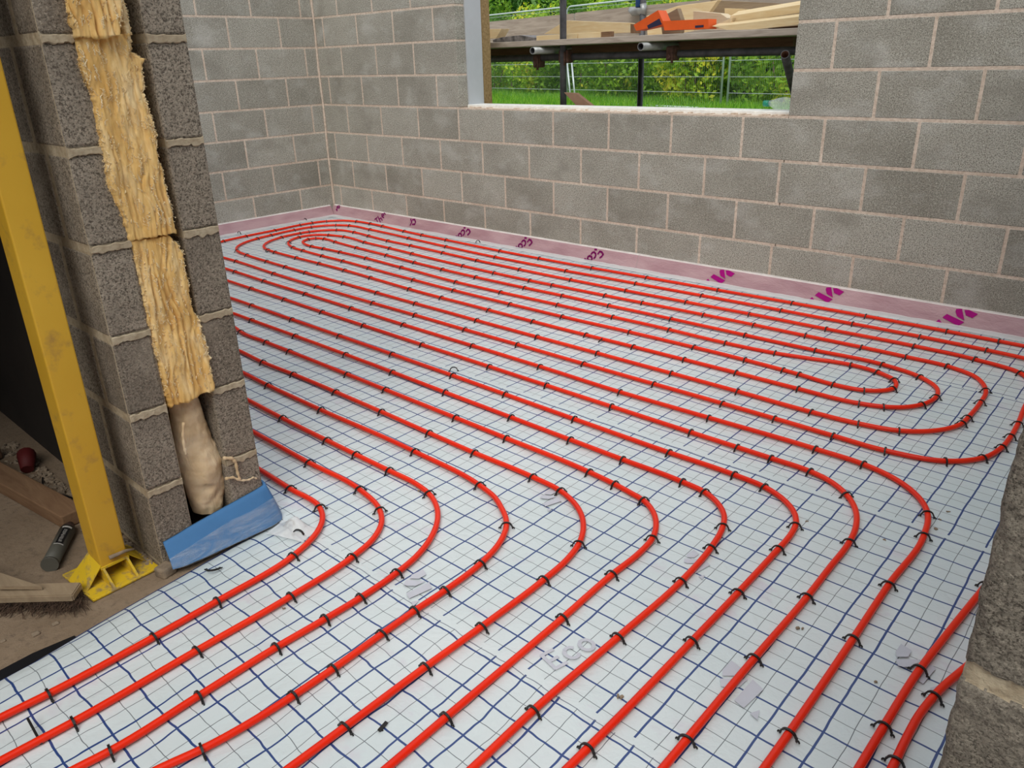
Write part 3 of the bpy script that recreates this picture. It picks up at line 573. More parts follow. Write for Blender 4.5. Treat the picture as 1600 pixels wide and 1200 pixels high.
def ink(parent, name, mat, polys=(), strokes=(), dx=0., w=.0115):
    mb = MB()
    pt = lambda x, z: (x+dx, sy(max(z, .004))-.0042, max(z, .004)+.001)
    for P in polys: mb.prism([pt(*q) for q in P], (0, -.0005, 0))
    for P in strokes:
        for a, b in zip(P, P[1:]):
            a, b = Vector((a[0], a[1])), Vector((b[0], b[1])); d = b-a
            if d.length < 1e-5: continue
            d.normalize(); n = Vector((-d.y, d.x))*w/2; a = a-d*w*.25; b = b+d*w*.25
            mb.prism([pt(*(a+n)), pt(*(b+n)), pt(*(b-n)), pt(*(a-n))], (0, -.0005, 0))
    return mb.build(name, [mat], parent)
EG = [(2.9893, .0518), (2.999, .0693), (3.0155, .0669), (3.0317, .0542), (3.023, .0398), (3.0124, .0311)]
EG0 = [(3.0155, .0669), (3.004, .050)]
CG = [(2.9366, .0435), (2.9426, .0547), (2.955, .0593), (2.9694, .0522), (2.9753, .0411), (2.9736, .029), (2.9661, .0221)]
OG = [(2.9282, .0325), (2.9446, .0287), (2.9529, .0174), (2.9498, .0065), (2.9393, .005), (2.9239, .006), (2.9155, .0144), (2.9172, .0266), (2.9282, .0325)]
TG = [(2.8934, .010), (2.907, .004)]; TP = [(2.9548, .0755), (2.9705, .076)]
for dx in (0., -.624, -1.25): ink(sB, 'printed_word', 'purple_ink', (), [EG, CG, OG, TG, TP], dx)
ink(sB, 'printed_word', 'purple_ink', (), [[(1.0826, .0732), (1.1025, .0534), (1.0927, .0281)], [(1.1036, .0705), (1.1295, .0756), (1.1483, .0582), (1.1434, .0407), (1.1167, .0379)]], .0, .012)
ink(sA, 'printed_word', 'purple_ink', (), [[(.6285, .0249), (.6561, .0428)], [(.6420, .0334), (.6795, .0073)], [(.6604, .0534), (.7118, .0131)], [(.6893, .0361), (.7071, .0454), (.7316, .0277)], [(.7104, .0583), (.7363, .0684), (.7231, .0797), (.7044, .0729), (.7258, .0523), (.7433, .0515)], [(.7325, .0861), (.7539, .0777)]], 0, .009)
ink(sA, 'printed_word', 'purple_ink', (), [[(.062, .0789), (.1001, .0847), (.1042, .0677), (.0648, .0694), (.0782, .0493)], [(.060, .0523), (.0815, .0416)]], 0, .009)
PA = [(4.474, .0497), (4.4586, .0312), (4.535, .0053), (4.5578, .0269)]; PB = [(4.5069, .067), (4.5072, .0777), (4.5316, .0828), (4.5552, .0351), (4.5193, .0472)]
PC = [(4.5429, .0798), (4.5625, .0828), (4.6042, .0716), (4.5863, .0506), (4.5549, .0576)]; PD = [(4.4474, .0202), (4.434, .005), (4.4664, .005)]
for dx in (0., -.632, .637): ink(sC, 'printed_emblem', 'magenta_ink', (PA, PB, PC, PD), (), dx)

# ------------------------------------------------------------------ blue foam upstand at the pillar foot
def foam():
    root = empty('pillar_edge_foam', (4.17, -3.32, 0.), 'blue foam upstand wrapped round the foot of the block pillar', 'foam strip')
    # plan path of the bottom edge and the top edge
    bot = [(4.172, -3.484), (4.182, -3.455), (4.186, -3.40), (4.187, -3.30), (4.188, -3.22), (4.187, -3.185), (4.178, -3.150), (4.15, -3.132), (4.08, -3.128), (3.6, -3.128), (2.6, -3.128)]
    top = [(4.132, -3.478), (4.134, -3.44), (4.135, -3.40), (4.135, -3.30), (4.135, -3.22), (4.136, -3.185), (4.132, -3.160), (4.11, -3.152), (4.05, -3.150), (3.6, -3.150), (2.6, -3.150)]
    zt = [.064, .070, .078, .090, .099, .104, .106, .106, .106, .106, .106]
    def dn(P, st=.012):
        return dense([(*q, 0) for q in P], st)[0]
    def rs(P, n):
        q = np.array(P); t_ = np.linspace(0, len(q)-1, n); return np.stack([np.interp(t_, range(len(q)), q[:, k]) for k in range(q.shape[1])], -1)
    n = 90; B, T, Zt = rs(bot, n), rs(top, n), np.interp(np.linspace(0, 10, n), range(11), zt)
    for _ in range(3):
        for A in (B, T): A[1:-1] = (A[:-2]+2*A[1:-1]+A[2:])/4
    m = 10; s_ = np.linspace(0, 1, m)
    def sheet(off):
        P = np.zeros((n, m, 3)); 
        for k, u in enumerate(s_):
            w = u**1.25; xy = T*w+B*(1-w); d = np.gradient(xy, axis=0); nn = np.stack([-d[:, 1], d[:, 0]], -1); nn /= np.linalg.norm(nn, axis=1)[:, None]+1e-9
            P[:, k, :2] = xy-nn*off; P[:, k, 2] = Zt*u+.001
        return P
    F, Bk = sheet(0.), sheet(-.008)
    L = np.concatenate([F, Bk[:, ::-1], F[:, :1]], 1); grid_mesh('foam_sheet', L, ['blue_foam'], root)
    # clear film wrapped over the lower part
    G = sheet(.0028)
    G = G[:62]; mm = G.shape[0]
    hcut = .40+.22*np.sin(np.linspace(0, 2.6, mm))+.08*vnoise(np.linspace(0, 9, mm), 1.2)
    K = np.zeros((mm, 8, 3))
    for i in range(mm):
        uu = np.linspace(0, hcut[i], 8)
        for c_ in range(3): K[i, :, c_] = np.interp(uu, s_, G[i, :, c_])
    K[..., 0] += .003*vnoise(np.arange(mm)[:, None]*.4, np.arange(8)[None]*.9); grid_mesh('wrap_film', K, ['film_wrap'], root)
    return root
foam()

# ------------------------------------------------------------------ insulation in the pillar's cavity
def yz(px, py, X):
    v = cd+cr*(px-800)/FPX+cu*(600-py)/FPX; q = P0+v*((X-P0[0])/v[0]); return q[1], q[2]
def batt(name, left, right, X, mat, label, seed, depth=.12, ridge=.010, lay=0., nu=80, nv=240):
    Lp = np.array([yz(*q, X) for q in left]); Rp = np.array([yz(*q, X) for q in right])
    t_ = np.linspace(0, 1, nv)
    def samp(P):
        s = np.concatenate([[0], np.cumsum(np.hypot(*np.diff(P, axis=0).T))]); s /= s[-1]; return np.stack([np.interp(t_, s, P[:, k]) for k in (0, 1)], -1)
    A, B = samp(Lp), samp(Rp)
    fr = .010*fbm(t_*14, seed, 0, 4, seed)+.006*fbm(t_*60, seed, 0, 2, seed+3); A[:, 0] += fr; B[:, 0] += .012*fbm(t_*13, seed+5, 0, 4, seed)+.008*fbm(t_*55, seed, 2, 2, seed+9)
    u = np.linspace(0, 1, nu)
    Yg = A[None, :, 0]*(1-u[:, None])+B[None, :, 0]*u[:, None]; Zg = A[None, :, 1]*(1-u[:, None])+B[None, :, 1]*u[:, None]
    Zg = Zg.copy(); Zg[:, 0] += .006*fbm(u*9, seed, 1, 3, 3); Zg[:, -1] -= .010*np.abs(fbm(u*7, seed, 2, 4, 4))*2
    wv = fbm(Yg*30, Zg*5, seed, 3, seed+1); 
    rg_ = np.abs(np.sin((Yg*190+wv*7+fbm(Yg*12, Zg*9, 0, 3, seed+6)*9)*.9))
    e = np.clip(np.minimum(u, 1-u)[:, None]*nu/6., 0, 1)
    Xg = X-.001+.8*ridge*(rg_-.6)*(vnoise(Yg*35, Zg*12, 2, seed))+.024*fbm(Yg*30, Zg*7, 0, 3, seed+2)+.010*fbm(Yg*75, Zg*16+wv*3, 0, 3, seed+4)+.003*fbm(Yg*160, Zg*50, 0, 2, seed+7)-.014*(1-np.sqrt(1-(1-e)**2))
    Xg = Xg+lay*(1-t_[None, :])
    Pm = np.stack([Xg, Yg, Zg], -1)
    bk = lambda Q, d: np.stack([Q[..., 0]*0+X-d, np.clip(Q[..., 1], -3.386, -3.269), Q[..., 2]], -1)
    Pm = np.concatenate([bk(Pm[:1], depth), Pm, bk(Pm[-1:], depth)], 0)
    Pm = np.concatenate([bk(Pm[:, :1], depth), Pm, bk(Pm[:, -1:], depth)], 1)
    o = grid_mesh(name, Pm, [mat]); tag(o, label, 'insulation', 'insulation pieces in the pillar cavity')
    rg = np.random.RandomState(seed); m = MB(); core = Pm[1:-1, 1:-1]; cn, cm = core.shape[:2]; nf = int(260*cm*cn/19200)+60
    for q in range(nf):
        i = rg.randint(0, cn) if q % 3 else rg.choice((0, 1, cn-2, cn-1)); j = rg.randint(4, cm-16); L = rg.randint(6, 14); w = .0007+.0007*rg.rand()
        ii = np.clip(i+np.cumsum(rg.normal(0, .8, L)), 0, cn-1).astype(int); P = core[ii, np.arange(j, j+L)].copy(); P[:, 0] += .0012+.002*rg.rand()*np.sin(np.linspace(0, PI, L)); P[:, 1] += rg.normal(0, .0012, L)
        if i < 3 or i > cn-4: P[-3:, 1] += (-1 if i < 3 else 1)*np.array([.001, .003, .006])*rg.rand()
        a = [m.bm.verts.new((x, y-w, z)) for x, y, z in P]; b = [m.bm.verts.new((x, y+w, z)) for x, y, z in P]
        for k in range(L-1): m.bm.faces.new((a[k], a[k+1], b[k+1], b[k]))
    f_ = m.build('loose_fibres', ['wool_pale'], o, normals=False); f_['kind'] = 'stuff'
    return o
batt('wool_batt', [(-102, -800), (0, -410), (108, 0), (118, 57)], [(37, -800), (115, -410), (197, 0), (190, 55)], 4.156, 'wool', 'topmost yellow mineral wool batt in the pillar, cut square below', 3, ridge=.018, nv=420)
batt('wool_batt', [(172, -50), (186, 0), (196, 50), (200, 80)], [(190, -50), (200, 0), (208, 55), (206, 88)], 4.136, 'wool_pale', 'thin pale wool flap behind the right edge of the topmost batt', 5, nu=16)
batt('wool_batt', [(118, 58), (130, 110), (145, 150), (160, 230), (172, 290), (190, 330), (205, 376)], [(205, 52), (208, 80), (224, 92), (226, 140), (236, 180), (248, 210), (251, 250), (262, 290), (275, 345), (278, 362)], 4.140, 'wool', 'longest ragged wool batt in the pillar, below the topmost one', 7, ridge=.013)
batt('wool_batt', [(205, 378), (217, 420), (232, 500), (248, 560), (258, 610), (268, 636)], [(270, 368), (284, 390), (292, 410), (300, 470), (318, 520), (330, 560), (337, 606)], 4.136, 'wool', 'third ragged wool batt in the pillar, above the crumpled cream piece', 9, ridge=.012)
def cream():
    root = empty('crumpled_wool', (4.10, -3.32, .25), 'crumpled cream insulation tuck at the bottom of the pillar cavity with dangling strands', 'insulation', 'insulation pieces in the pillar cavity')
    X = 4.105; L = np.array([yz(*q, X) for q in [(275, 625), (281, 655), (285, 690), (291, 720), (299, 752), (306, 780), (316, 808)]]); R_ = np.array([yz(*q, X) for q in [(312, 612), (324, 650), (338, 690), (350, 712), (359, 745), (360, 770), (352, 800)]])
    nv, nu = 90, 40; t_ = np.linspace(0, 1, nv); A = np.stack([np.interp(t_, np.linspace(0, 1, 7), L[:, k]) for k in (0, 1)], -1); B = np.stack([np.interp(t_, np.linspace(0, 1, 7), R_[:, k]) for k in (0, 1)], -1)
    a = np.linspace(0, 2*PI, nu); cy = (A[:, 0]+B[:, 0])/2; hw = (B[:, 0]-A[:, 0])/2; cz = (A[:, 1]+B[:, 1])/2; tl = (B[:, 1]-A[:, 1])/2
    Yg = cy[None]+np.cos(a)[:, None]*hw[None]*1.12; Zg = cz[None]+np.cos(a)[:, None]*tl[None]
    Xg = X-.045+np.sin(a)[:, None]*.040
    Xg = Xg+.045*fbm(Yg*16, Zg*10, 0, 3, 5)*(np.sin(a)[:, None] > -.2)+.016*np.abs(fbm(Yg*45, Zg*22, 0, 3, 8))*2; Yg = Yg+.008*fbm(Zg*30, a[:, None], 0, 3, 2)
    Pm = np.stack([Xg, Yg, Zg], -1); grid_mesh('wool_body', Pm, ['wool_cream'], root)
    def strand(px, name, r0, r1, xo=0.):
        pts = [(X+.028+xo, *yz(*q, X+.028+xo)) for q in px]; q = []
        for i in range(len(pts)-1):
            for k in range(5): q.append(tuple(np.array(pts[i])*(1-k/5)+np.array(pts[i+1])*k/5))
        q.append(pts[-1]); m = MB(); m.tube(q, [r0+(r1-r0)*i/len(q)+.001*math.sin(i*1.7) for i in range(len(q))], 8); m.build(name, ['wool_cream'], root, True)
    strand([(349, 716), (362, 716), (368, 722), (371, 738), (375, 750)], 'strand', .0052, .0035)
    strand([(352, 748), (364, 746), (376, 751), (388, 750), (396, 746), (402, 748)], 'strand', .0042, .002, .002)
    strand([(287, 660), (286, 680), (288, 698), (291, 710)], 'strand', .004, .0042)
cream()
mb = MB(); mb.box((3.35, -3.388, -.02), (3.80, -3.267, 2.44)); tag(mb.build('cavity_fill', ['wool']), 'shaded wool filling deeper inside the pillar cavity', 'insulation')

# ------------------------------------------------------------------ yellow steel post
def post():
    root = empty('steel_prop', (4.035, -3.59, -.02), 'yellow square steel prop standing on a gusseted base plate beside the pillar', 'steel prop')
    a, b = Vector((4.03, -3.585, 0)), math.radians(4)
    M = Matrix.Translation((4.033, -3.592, 0)) @ Matrix.Rotation(b, 4, 'Z')
    m = MB(); m.box((-.0345, -.036, .030), (.0345, .036, 2.44), .004, 0, M); m.build('square_tube', ['yellow_paint'], root)
    m = MB(); m.box((-.098, -.092, -.019), (.086, .092, -.011), .003, 0, M); m.build('base_plate', ['yellow_base'], root)
    for sx, sy_, ax in ((1, -.032, 'x'), (1, .032, 'x'), (-1, -.032, 'x'), (-1, .032, 'x')):
        m = MB(); m.prism([M @ Vector(p) for p in ((sx*.03, sy_-.003, .040), (sx*.08, sy_-.003, -.011), (sx*.0, sy_-.003, -.011), (0, sy_-.003, .040))], M.to_3x3() @ Vector((0, .006, 0))); m.build('gusset', ['yellow_base'], root)
    for sy_ in (-1, 1):
        m = MB(); m.prism([M @ Vector(p) for p in ((-.034, sy_*.036, .055), (.034, sy_*.036, .040), (.034, sy_*.082, -.011), (-.060, sy_*.088, -.011))], M.to_3x3() @ Vector((0, -sy_*.005, .003))); m.build('gusset', ['yellow_base'], root)
    m = MB(); m.box((-.038, -.038, .028), (.038, .038, .036), .001, 0, M); m.build('collar', ['yellow_base'], root)
    m = MB(); m.tube([M @ Vector((.039, -.012, .055)), M @ Vector((.045, .030, .057)), M @ Vector((.044, .052, .050))], [.006, .0045, .003], 8); m.build('locking_pin', ['rubble'], root)
post()

# ------------------------------------------------------------------ things on the slab, left
def broom():
    def g3(px, py, z):
        v = cd+cr*(px-800)/FPX+cu*(600-py)/FPX; return Vector(P0+v*((z-P0[2])/v[2]))
    root = empty('yard_broom', (3.98, -3.80, -.02), 'wooden yard broom head with coir bristles beside the yellow prop', 'broom')
    zt = .018; A, B_ = g3(127, 909, zt), g3(113, 930, zt); d = (g3(0, 933, zt)-B_).normalized(); nn = (B_-A)
    far = .42; P = [A, B_, B_+d*far, A+d*far]; m = MB(); m.prism(P, (0, 0, -.021)); bmesh.ops.recalc_face_normals(m.bm, faces=m.bm.faces); bmesh.ops.bevel(m.bm, geom=m.bm.edges[:], offset=.003, segments=2, affect='EDGES'); m.build('broom_head', ['wood_old'], root)
    m = MB(); m.prism([Vector((*(q[:2]), -.004)) for q in (A+nn*.1, B_-nn*.05, B_-nn*.05+d*far, A+nn*.1+d*far)], (0, 0, -.015)); m.build('bristle_base', ['bristle_brown'], root)
    n = nn.normalized(); rg = random.Random(5); m = MB()
    for k in range(1500):
        t_ = rg.uniform(-.035, far); s0 = B_+d*t_+n*rg.uniform(-.055, .004); s0.z = rg.uniform(-.016, -.001)
        if t_ < 0: s0 = A+nn*rg.uniform(.2, 1.05)+d*rg.uniform(-.004, .02); s0.z = rg.uniform(-.016, -.001)
        e = s0+n*rg.uniform(.006, .048)+d*rg.uniform(-.03, .03)+(d*-rg.uniform(.01, .04) if t_ < 0 else Vector()); e.z = -.0195+rg.uniform(0, .012); mid = (s0+e)/2+Vector((0, 0, rg.uniform(0, .006)))+d*rg.uniform(-.01, .01)
        w = .0008; u = Vector((0, 0, w)); sd = d*w
        m.bm.faces.new([m.bm.verts.new(p) for p in (s0+u, mid+u, mid-u, s0-u)]); m.bm.faces.new([m.bm.verts.new(p) for p in (mid+sd+u, e+sd, e-sd, mid-sd-u)])
    o = m.build('bristles', ['bristle_brown'], root, normals=False); o['kind'] = 'stuff'
    c0, c1, c2 = g3(66, 921, .022), g3(0, 899, .030), g3(0, 921, .026); dd = (c1-c0)
    m = MB(); m.prism([c0, c1+dd*1.5, c2+dd*1.5, c2], (0, 0, .010)); bmesh.ops.recalc_face_normals(m.bm, faces=m.bm.faces); m.build('handle_stub', ['wood_old'], root)
broom()
def tube_():
    root = empty('sealant_cartridge', (3.80, -3.645, -.02), 'grey sealant cartridge with black label lying on the dusty slab', 'sealant tube')
    a, b = Vector((3.888, -3.700, .0015)), Vector((3.742, -3.603, .0015)); d = (b-a).normalized(); r = .0215
    m = MB(); m.tube([a, b], r, 20); m.build('barrel', ['tube_grey'], root, False)
    m = MB(); m.tube([b, b+d*.012, b+d*.034], [.021, .019, .010], 16); m.build('nozzle_cap', ['cap_dark'], root)
    m = MB(); m.tube([a-d*.002, a+d*.005], r+.0015, 20); m.build('end_rim', ['tube_grey'], root)
    sd = d.cross(Vector((0, 0, 1))).normalized(); mid = a+d*.072
    def strip_(t0, t1, a0, a1, off, name, mat):
        m = MB(); n = 6; R_ = []
        for t_ in (t0, t1): R_.append([m.bm.verts.new(a+d*t_+(sd*math.cos(q)+Vector((0, 0, 1))*math.sin(q))*(r+off)) for q in np.linspace(a0, a1, n)])
        for k in range(n-1): m.bm.faces.new((R_[0][k], R_[0][k+1], R_[1][k+1], R_[1][k]))
        m.build(name, [mat], root, True)
    strip_(.075, .155, .75, 1.65, .0006, 'label', 'label_black'); strip_(.070, .0745, .6, 1.8, .0008, 'label_edge', 'label_white'); strip_(.158, .166, .6, 1.8, .0008, 'label_edge', 'label_white')
    rg = random.Random(3); m = MB()
    for k in range(9):            # small illegible white lettering along the label
        t0 = .082+k*.0074
        for (u0, u1, v0, v1) in ((0, .0012, 0, 1), (0, .0045, rg.choice((0, .5, .85)), None), (.0036, .0048, rg.choice((0, .4)), rg.choice((.6, 1)))):
            if v1 is None: v1 = v0+.15
            q0, q1 = 1.02+.36*v0, 1.02+.36*v1; P = []
            for (t_, q) in ((t0+u0, q0), (t0+u1, q0), (t0+u1, q1), (t0+u0, q1)): P.append(a+d*t_+(sd*math.cos(q)+Vector((0, 0, 1))*math.sin(q))*(r+.0016))
            m.poly(P)
    m.build('lettering', ['label_white'], root, normals=False)
tube_()
mb = MB(); mb.beam((3.69, -3.562, .004), (2.75, -3.70, .004), .075, .045, .004); tag(mb.build('timber_offcut', ['wood_brown']), 'reddish brown timber length lying on the slab behind the cartridge', 'timber')
mb = MB(); mb.beam((3.05, -3.62, .01), (2.3, -4.1, .03), .12, .05, .003); tag(mb.build('timber_offcut', ['wood_dark']), 'dark timber length deep in the shadowed side room', 'timber')
mb = MB(); mb.tube([(3.22, -3.55, .0), (3.17, -3.53, .03), (3.10, -3.51, .0)], [.02, .03, .02], 12); tag(mb.build('red_tub', ['red_plastic']), 'dim red plastic object on the floor beyond the prop', 'plastic tub')
mb = MB(); mb.tube([(3.30+.5*t_, -3.53-.02*math.sin(t_*9), -.012) for t_ in np.linspace(0, .8, 12)], .003, 6); tag(mb.build('cable', ['black_film']), 'thin black cable trailing along the floor behind the prop', 'cable')
rg = random.Random(8); mb = MB()
for k in range(520):
    x = rg.uniform(2.9, 4.10); y = -3.50-abs(rg.gauss(0, .035)) if x < 4.0 else -3.50-abs(rg.gauss(0, .01)); r = rg.uniform(.002, .009)
    M = Matrix.Translation((x, y, -.02+r*.5)) @ Matrix.Rotation(rg.uniform(0, 3), 4, 'Z') @ Matrix.Rotation(rg.uniform(0, 3), 4, 'X')
    mb.box((-r, -r*.8, -r*.6), (r, r*.7, r*.6), r*.3, 0, M)
tag(mb.build('rubble', ['rubble']), 'crumbs of mortar and dust heaped against the pillar foot', 'rubble', kind='stuff')
for (x, y, r, lb) in ((4.145, -3.822, .007, 'small grey pebble on the slab, middle of the three by the black sheet'), (4.14, -3.775, .006, 'small brown pebble on the slab, nearest the prop'), (4.11, -3.885, .005, 'small pale pebble on the slab, farthest left')):
    mb = MB(); mb.box((x-r, y-r*1.3, -.021), (x+r, y+r*1.3, -.021+r), r*.4); tag(mb.build('pebble', ['rubble']), lb, 'pebble', 'pebbles on the slab')
mb = MB()
Mh = Matrix.Translation((4.145, -3.495, -.002)) @ Matrix.Rotation(.3, 4, 'Z')
mb.box((-.018, -.022, -.02), (.022, .022, .010), .006, 0, Mh); tag(mb.build('concrete_lump', ['rubble']), 'broken brown concrete lump wedged between pillar foot and floor film', 'concrete lump')

# ------------------------------------------------------------------ loose bits on the film
def loose(x, y, rz, label, tilt=(0, 0), z=.001): clip(x, y, (0, 0), label, 'loose black clips on the film', z, (tilt[0], tilt[1], rz), 'loose_clip')
def fl_(px, py):
    v = cd+cr*(px-800)/FPX+cu*(600-py)/FPX; t_ = -P0[2]/v[2]; q = P0+v*t_; return q[0], q[1]
x, y = fl_(467, 838); loose(x, y, .5, 'loose black clip standing empty in front of the torn film by the pillar')
x, y = fl_(452, 824); loose(x, y, 1.7, 'loose black clip half under the torn film by the pillar', (0, .5))
x, y = fl_(334, 890); loose(x, y, .9, 'loose black clip lying flat below the blue foam', (1.2, 0), .004)
x, y = fl_(709, 581); loose(x, y, .9, 'loose black clip just above the fourth bending pipe run, mid floor')
x, y = fl_(936, 533); loose(x, y, 2.0, 'loose black clip between two straight runs below the window', (.8, 0))
x, y = fl_(747, 380); loose(x, y, .3, 'loose black clip beside the pink strip below the window left')
x, y = fl_(374, 366); loose(x, y, .2, 'loose black clip beside the left wall strip, nearer the pillar')
x, y = fl_(477, 345); loose(x, y, .2, 'loose black clip beside the left wall strip, nearer the corner')
x, y = fl_(421, 394); loose(x, y, 1.2, 'loose black clip by the third left hand bend', (.9, 0))
def stick(px0, px1, label, r=.0024):
    a, b = fl_(*px0), fl_(*px1); m = MB(); m.beam((*a, .021), (*b, .006), r*2, r*1.6, .0006); tag(m.build('clip_strip', ['clip_black']), label, 'clip strip', 'loose black strips')
stick((47, 1134), (66, 1166), 'straight black plastic strip lying across the second pipe at lower left')
a, b = fl_(592, 1144), fl_(605, 1132); m = MB(); m.beam((*a, .003), (*b, .007), .008, .004, .001); m.tube([(*a, .003), (a[0]+.004, a[1]+.008, .001)], .0015, 5); tag(m.build('clip_strip', ['clip_black']), 'short dark broken clip on the film near the bottom centre', 'clip strip', 'loose black strips')
rg = random.Random(21)
for n_, (px, py, lb) in enumerate([(1261, 815, 'grey crumb of mortar beside the ninth bend'), (1468, 812, 'pale crumb of mortar right of the outermost bend'), (1462, 827, 'grey crumb just below another near the outermost bend'), (1482, 800, 'small dark crumb above the outermost bend crumbs'), (443, 951, 'brown crumb between the first and second pipes'), (967, 1090, 'brown crumb between pipes at the bottom centre'), (1250, 982, 'oval dark crumb right of the eighth pipe'), (1367, 1066, 'tiny pale crumb at lower right between pipes'), (1315, 688, 'dark crumb above the spiral lower run'), (655, 768, 'tiny dark crumb by the third bend'), (1383, 844, 'dark speck between the two outermost bends')]):
    x, y = fl_(px, py); mb = MB(); r = .0045*rg.uniform(.6, 1.3)
    for q in range(4):
        M = Matrix.Translation((x+rg.uniform(-r, r), y+rg.uniform(-r, r), r*.35)) @ Matrix.Rotation(rg.uniform(0, 3), 4, 'Z'); s_ = r*rg.uniform(.4, .9); mb.box((-s_, -s_*.7, -r*.35), (s_, s_*.7, s_*.6), s_*.25, 0, M)
    tag(mb.build('crumb', ['rubble']), lb+' on the white film', 'crumb', 'crumbs on the film')
def ghost(px, py, ang, sc, kind):
    x, y = fl_(px, py); m = MB(); ca, sa = math.cos(ang), math.sin(ang)
    T_ = lambda u, v: (x+(u*ca-v*sa)*sc, y+(u*sa+v*ca)*sc, .0028)
    if kind == 'emblem':
        for P in (PA, PB, PC, PD): m.poly([T_((q[0]-4.53), (q[1]-.042)*1.3) for q in P])
    else:
        S_ = {'E': [[(.6, 1), (0, 1), (0, 0), (.6, 0)], [(0, .5), (.5, .5)]], 'c': [[(.6*.5+.3*math.cos(a), .35+.35*math.sin(a)) for a in np.linspace(.7, 5.6, 12)]], 'o': [[(.3+.3*math.cos(a), .35+.35*math.sin(a)) for a in np.linspace(0, 2*PI, 14)]]}
        for n_, ch in enumerate('Eco'):
            for P in S_[ch]:
                for a, b in zip(P, P[1:]):
                    a, b = Vector(a), Vector(b); d_ = (b-a).normalized()*.09; nn_ = Vector((-d_.y, d_.x)); zz = Vector((0, 0, .00012*(len(m.bm.faces) % 7))); m.poly([Vector(T_(q.x+.85*n_, q.y))+zz for q in (a-d_*.5+nn_, b+d_*.5+nn_, b+d_*.5-nn_, a-d_*.5-nn_)])
    o = m.build('printed_mark', ['ghost_ink'], fl, normals=False)
for (px, py, an_, sc, kd) in [(868, 1046, 1.35, .052, 'Eco'), (1160, 1072, 1.9, .9, 'emblem'), (1432, 1040, 1.9, .8, 'emblem'), (655, 915, 1.8, .8, 'emblem'), (1090, 880, 1.8, .7, 'emblem'), (862, 780, 1.7, .7, 'emblem')]: ghost(px, py, an_, sc, kd)
# torn crumpled flap of the film by the pillar corner
cx, cy = fl_(458, 832); U, V = np.meshgrid(np.linspace(-.07, .06, 30), np.linspace(-.035, .045, 22), indexing='ij')
Zf = .003+.040*np.exp(-((U+.0)**2/.0012+(V-.012)**2/.0005))+.012*np.abs(fbm(U*45, V*45, 0, 3, 4))*2*np.exp(-((U/.05)**2+(V/.035)**2)); Zf *= np.clip((.07-np.abs(U))/.02, 0, 1)*np.clip((.045-np.abs(V))/.012, .1, 1)
an = .35; Pm = np.stack([cx+U*math.cos(an)-V*math.sin(an), cy+U*math.sin(an)+V*math.cos(an), Zf+.0006], -1)
tag(grid_mesh('torn_film', Pm, ['film_clear']), 'torn crumpled flap of white film beside the foot of the pillar', 'film flap')

# ------------------------------------------------------------------ scaffold outside the window
def tube_thing(name, a, b, mat, label, cat, group=None, r=.0242, hollow=0., parent=None):
    m = MB(); m.tube([a, b], r, 16, True, hollow, 0, 1); o = m.build(name, [mat, 'rust_bright' if mat == 'galv_dark' else 'galv_dark'], parent)
    if parent is None: tag(o, label, cat, group)
    return o
GZ = -.2
g = 'scaffold tubes outside the window'
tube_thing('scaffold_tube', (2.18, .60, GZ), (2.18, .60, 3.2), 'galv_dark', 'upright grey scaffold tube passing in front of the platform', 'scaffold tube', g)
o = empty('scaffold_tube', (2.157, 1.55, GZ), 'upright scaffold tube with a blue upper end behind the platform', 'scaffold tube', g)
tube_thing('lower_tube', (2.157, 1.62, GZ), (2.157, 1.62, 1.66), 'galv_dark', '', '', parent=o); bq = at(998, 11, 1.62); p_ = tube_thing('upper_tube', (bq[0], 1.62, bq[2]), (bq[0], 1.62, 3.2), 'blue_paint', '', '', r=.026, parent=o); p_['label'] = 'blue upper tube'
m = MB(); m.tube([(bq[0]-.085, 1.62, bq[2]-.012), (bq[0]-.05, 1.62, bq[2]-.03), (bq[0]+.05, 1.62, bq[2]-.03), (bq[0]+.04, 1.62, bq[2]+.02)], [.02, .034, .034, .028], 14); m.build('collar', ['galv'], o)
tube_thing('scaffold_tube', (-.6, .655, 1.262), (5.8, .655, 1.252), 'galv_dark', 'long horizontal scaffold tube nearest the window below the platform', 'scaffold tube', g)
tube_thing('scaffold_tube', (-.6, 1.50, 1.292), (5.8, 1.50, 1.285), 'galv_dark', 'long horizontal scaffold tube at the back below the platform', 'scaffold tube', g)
for (x, lb, y0) in ((2.035, 'left short grey tube end poking out under the platform', .43), (2.96, 'right short grey tube end poking out under the platform', .43), (3.80, 'grey cross tube under the right end of the platform', .90)):
    tube_thing('scaffold_tube', (x, y0, 1.306), (x-.02, 1.68, 1.312), 'galv', lb, 'scaffold tube', g, hollow=.16)
ta = np.array(at(1226.5, 85, .45)); tb = np.array(at(1239, 135, .85)); tb = ta+(tb-ta)*((ta[2]-GZ)/(ta[2]-tb[2]))
tube_thing('scaffold_tube', tuple(ta), tuple(tb), 'galv_dark', 'sloping scaffold tube with rusty open end by the right jamb', 'scaffold tube', g, hollow=.14)
def coupler(x, y, z, lb, s=1.):
    m = MB(); m.box((x-.035*s, y-.035, z-.045), (x+.035*s, y+.035, z+.045), .012); m.tube([(x, y-.05, z-.02), (x, y+.05, z-.02)], .012, 8); m.tube([(x+.02, y-.04, z-.06), (x+.02, y-.04, z+.03)], .009, 8)
    tag(m.build('scaffold_coupler', ['rust']), lb, 'scaffold coupler', 'rusty couplers on the scaffold')
coupler(1.90, .655, 1.235, 'rusty coupler on the front tube, left of the upright')
coupler(2.18, .63, 1.262, 'rusty coupler joining the front upright and the long tube', 1.3)
coupler(3.07, .64, 1.262, 'rusty coupler on the front tube below the orange boxes')
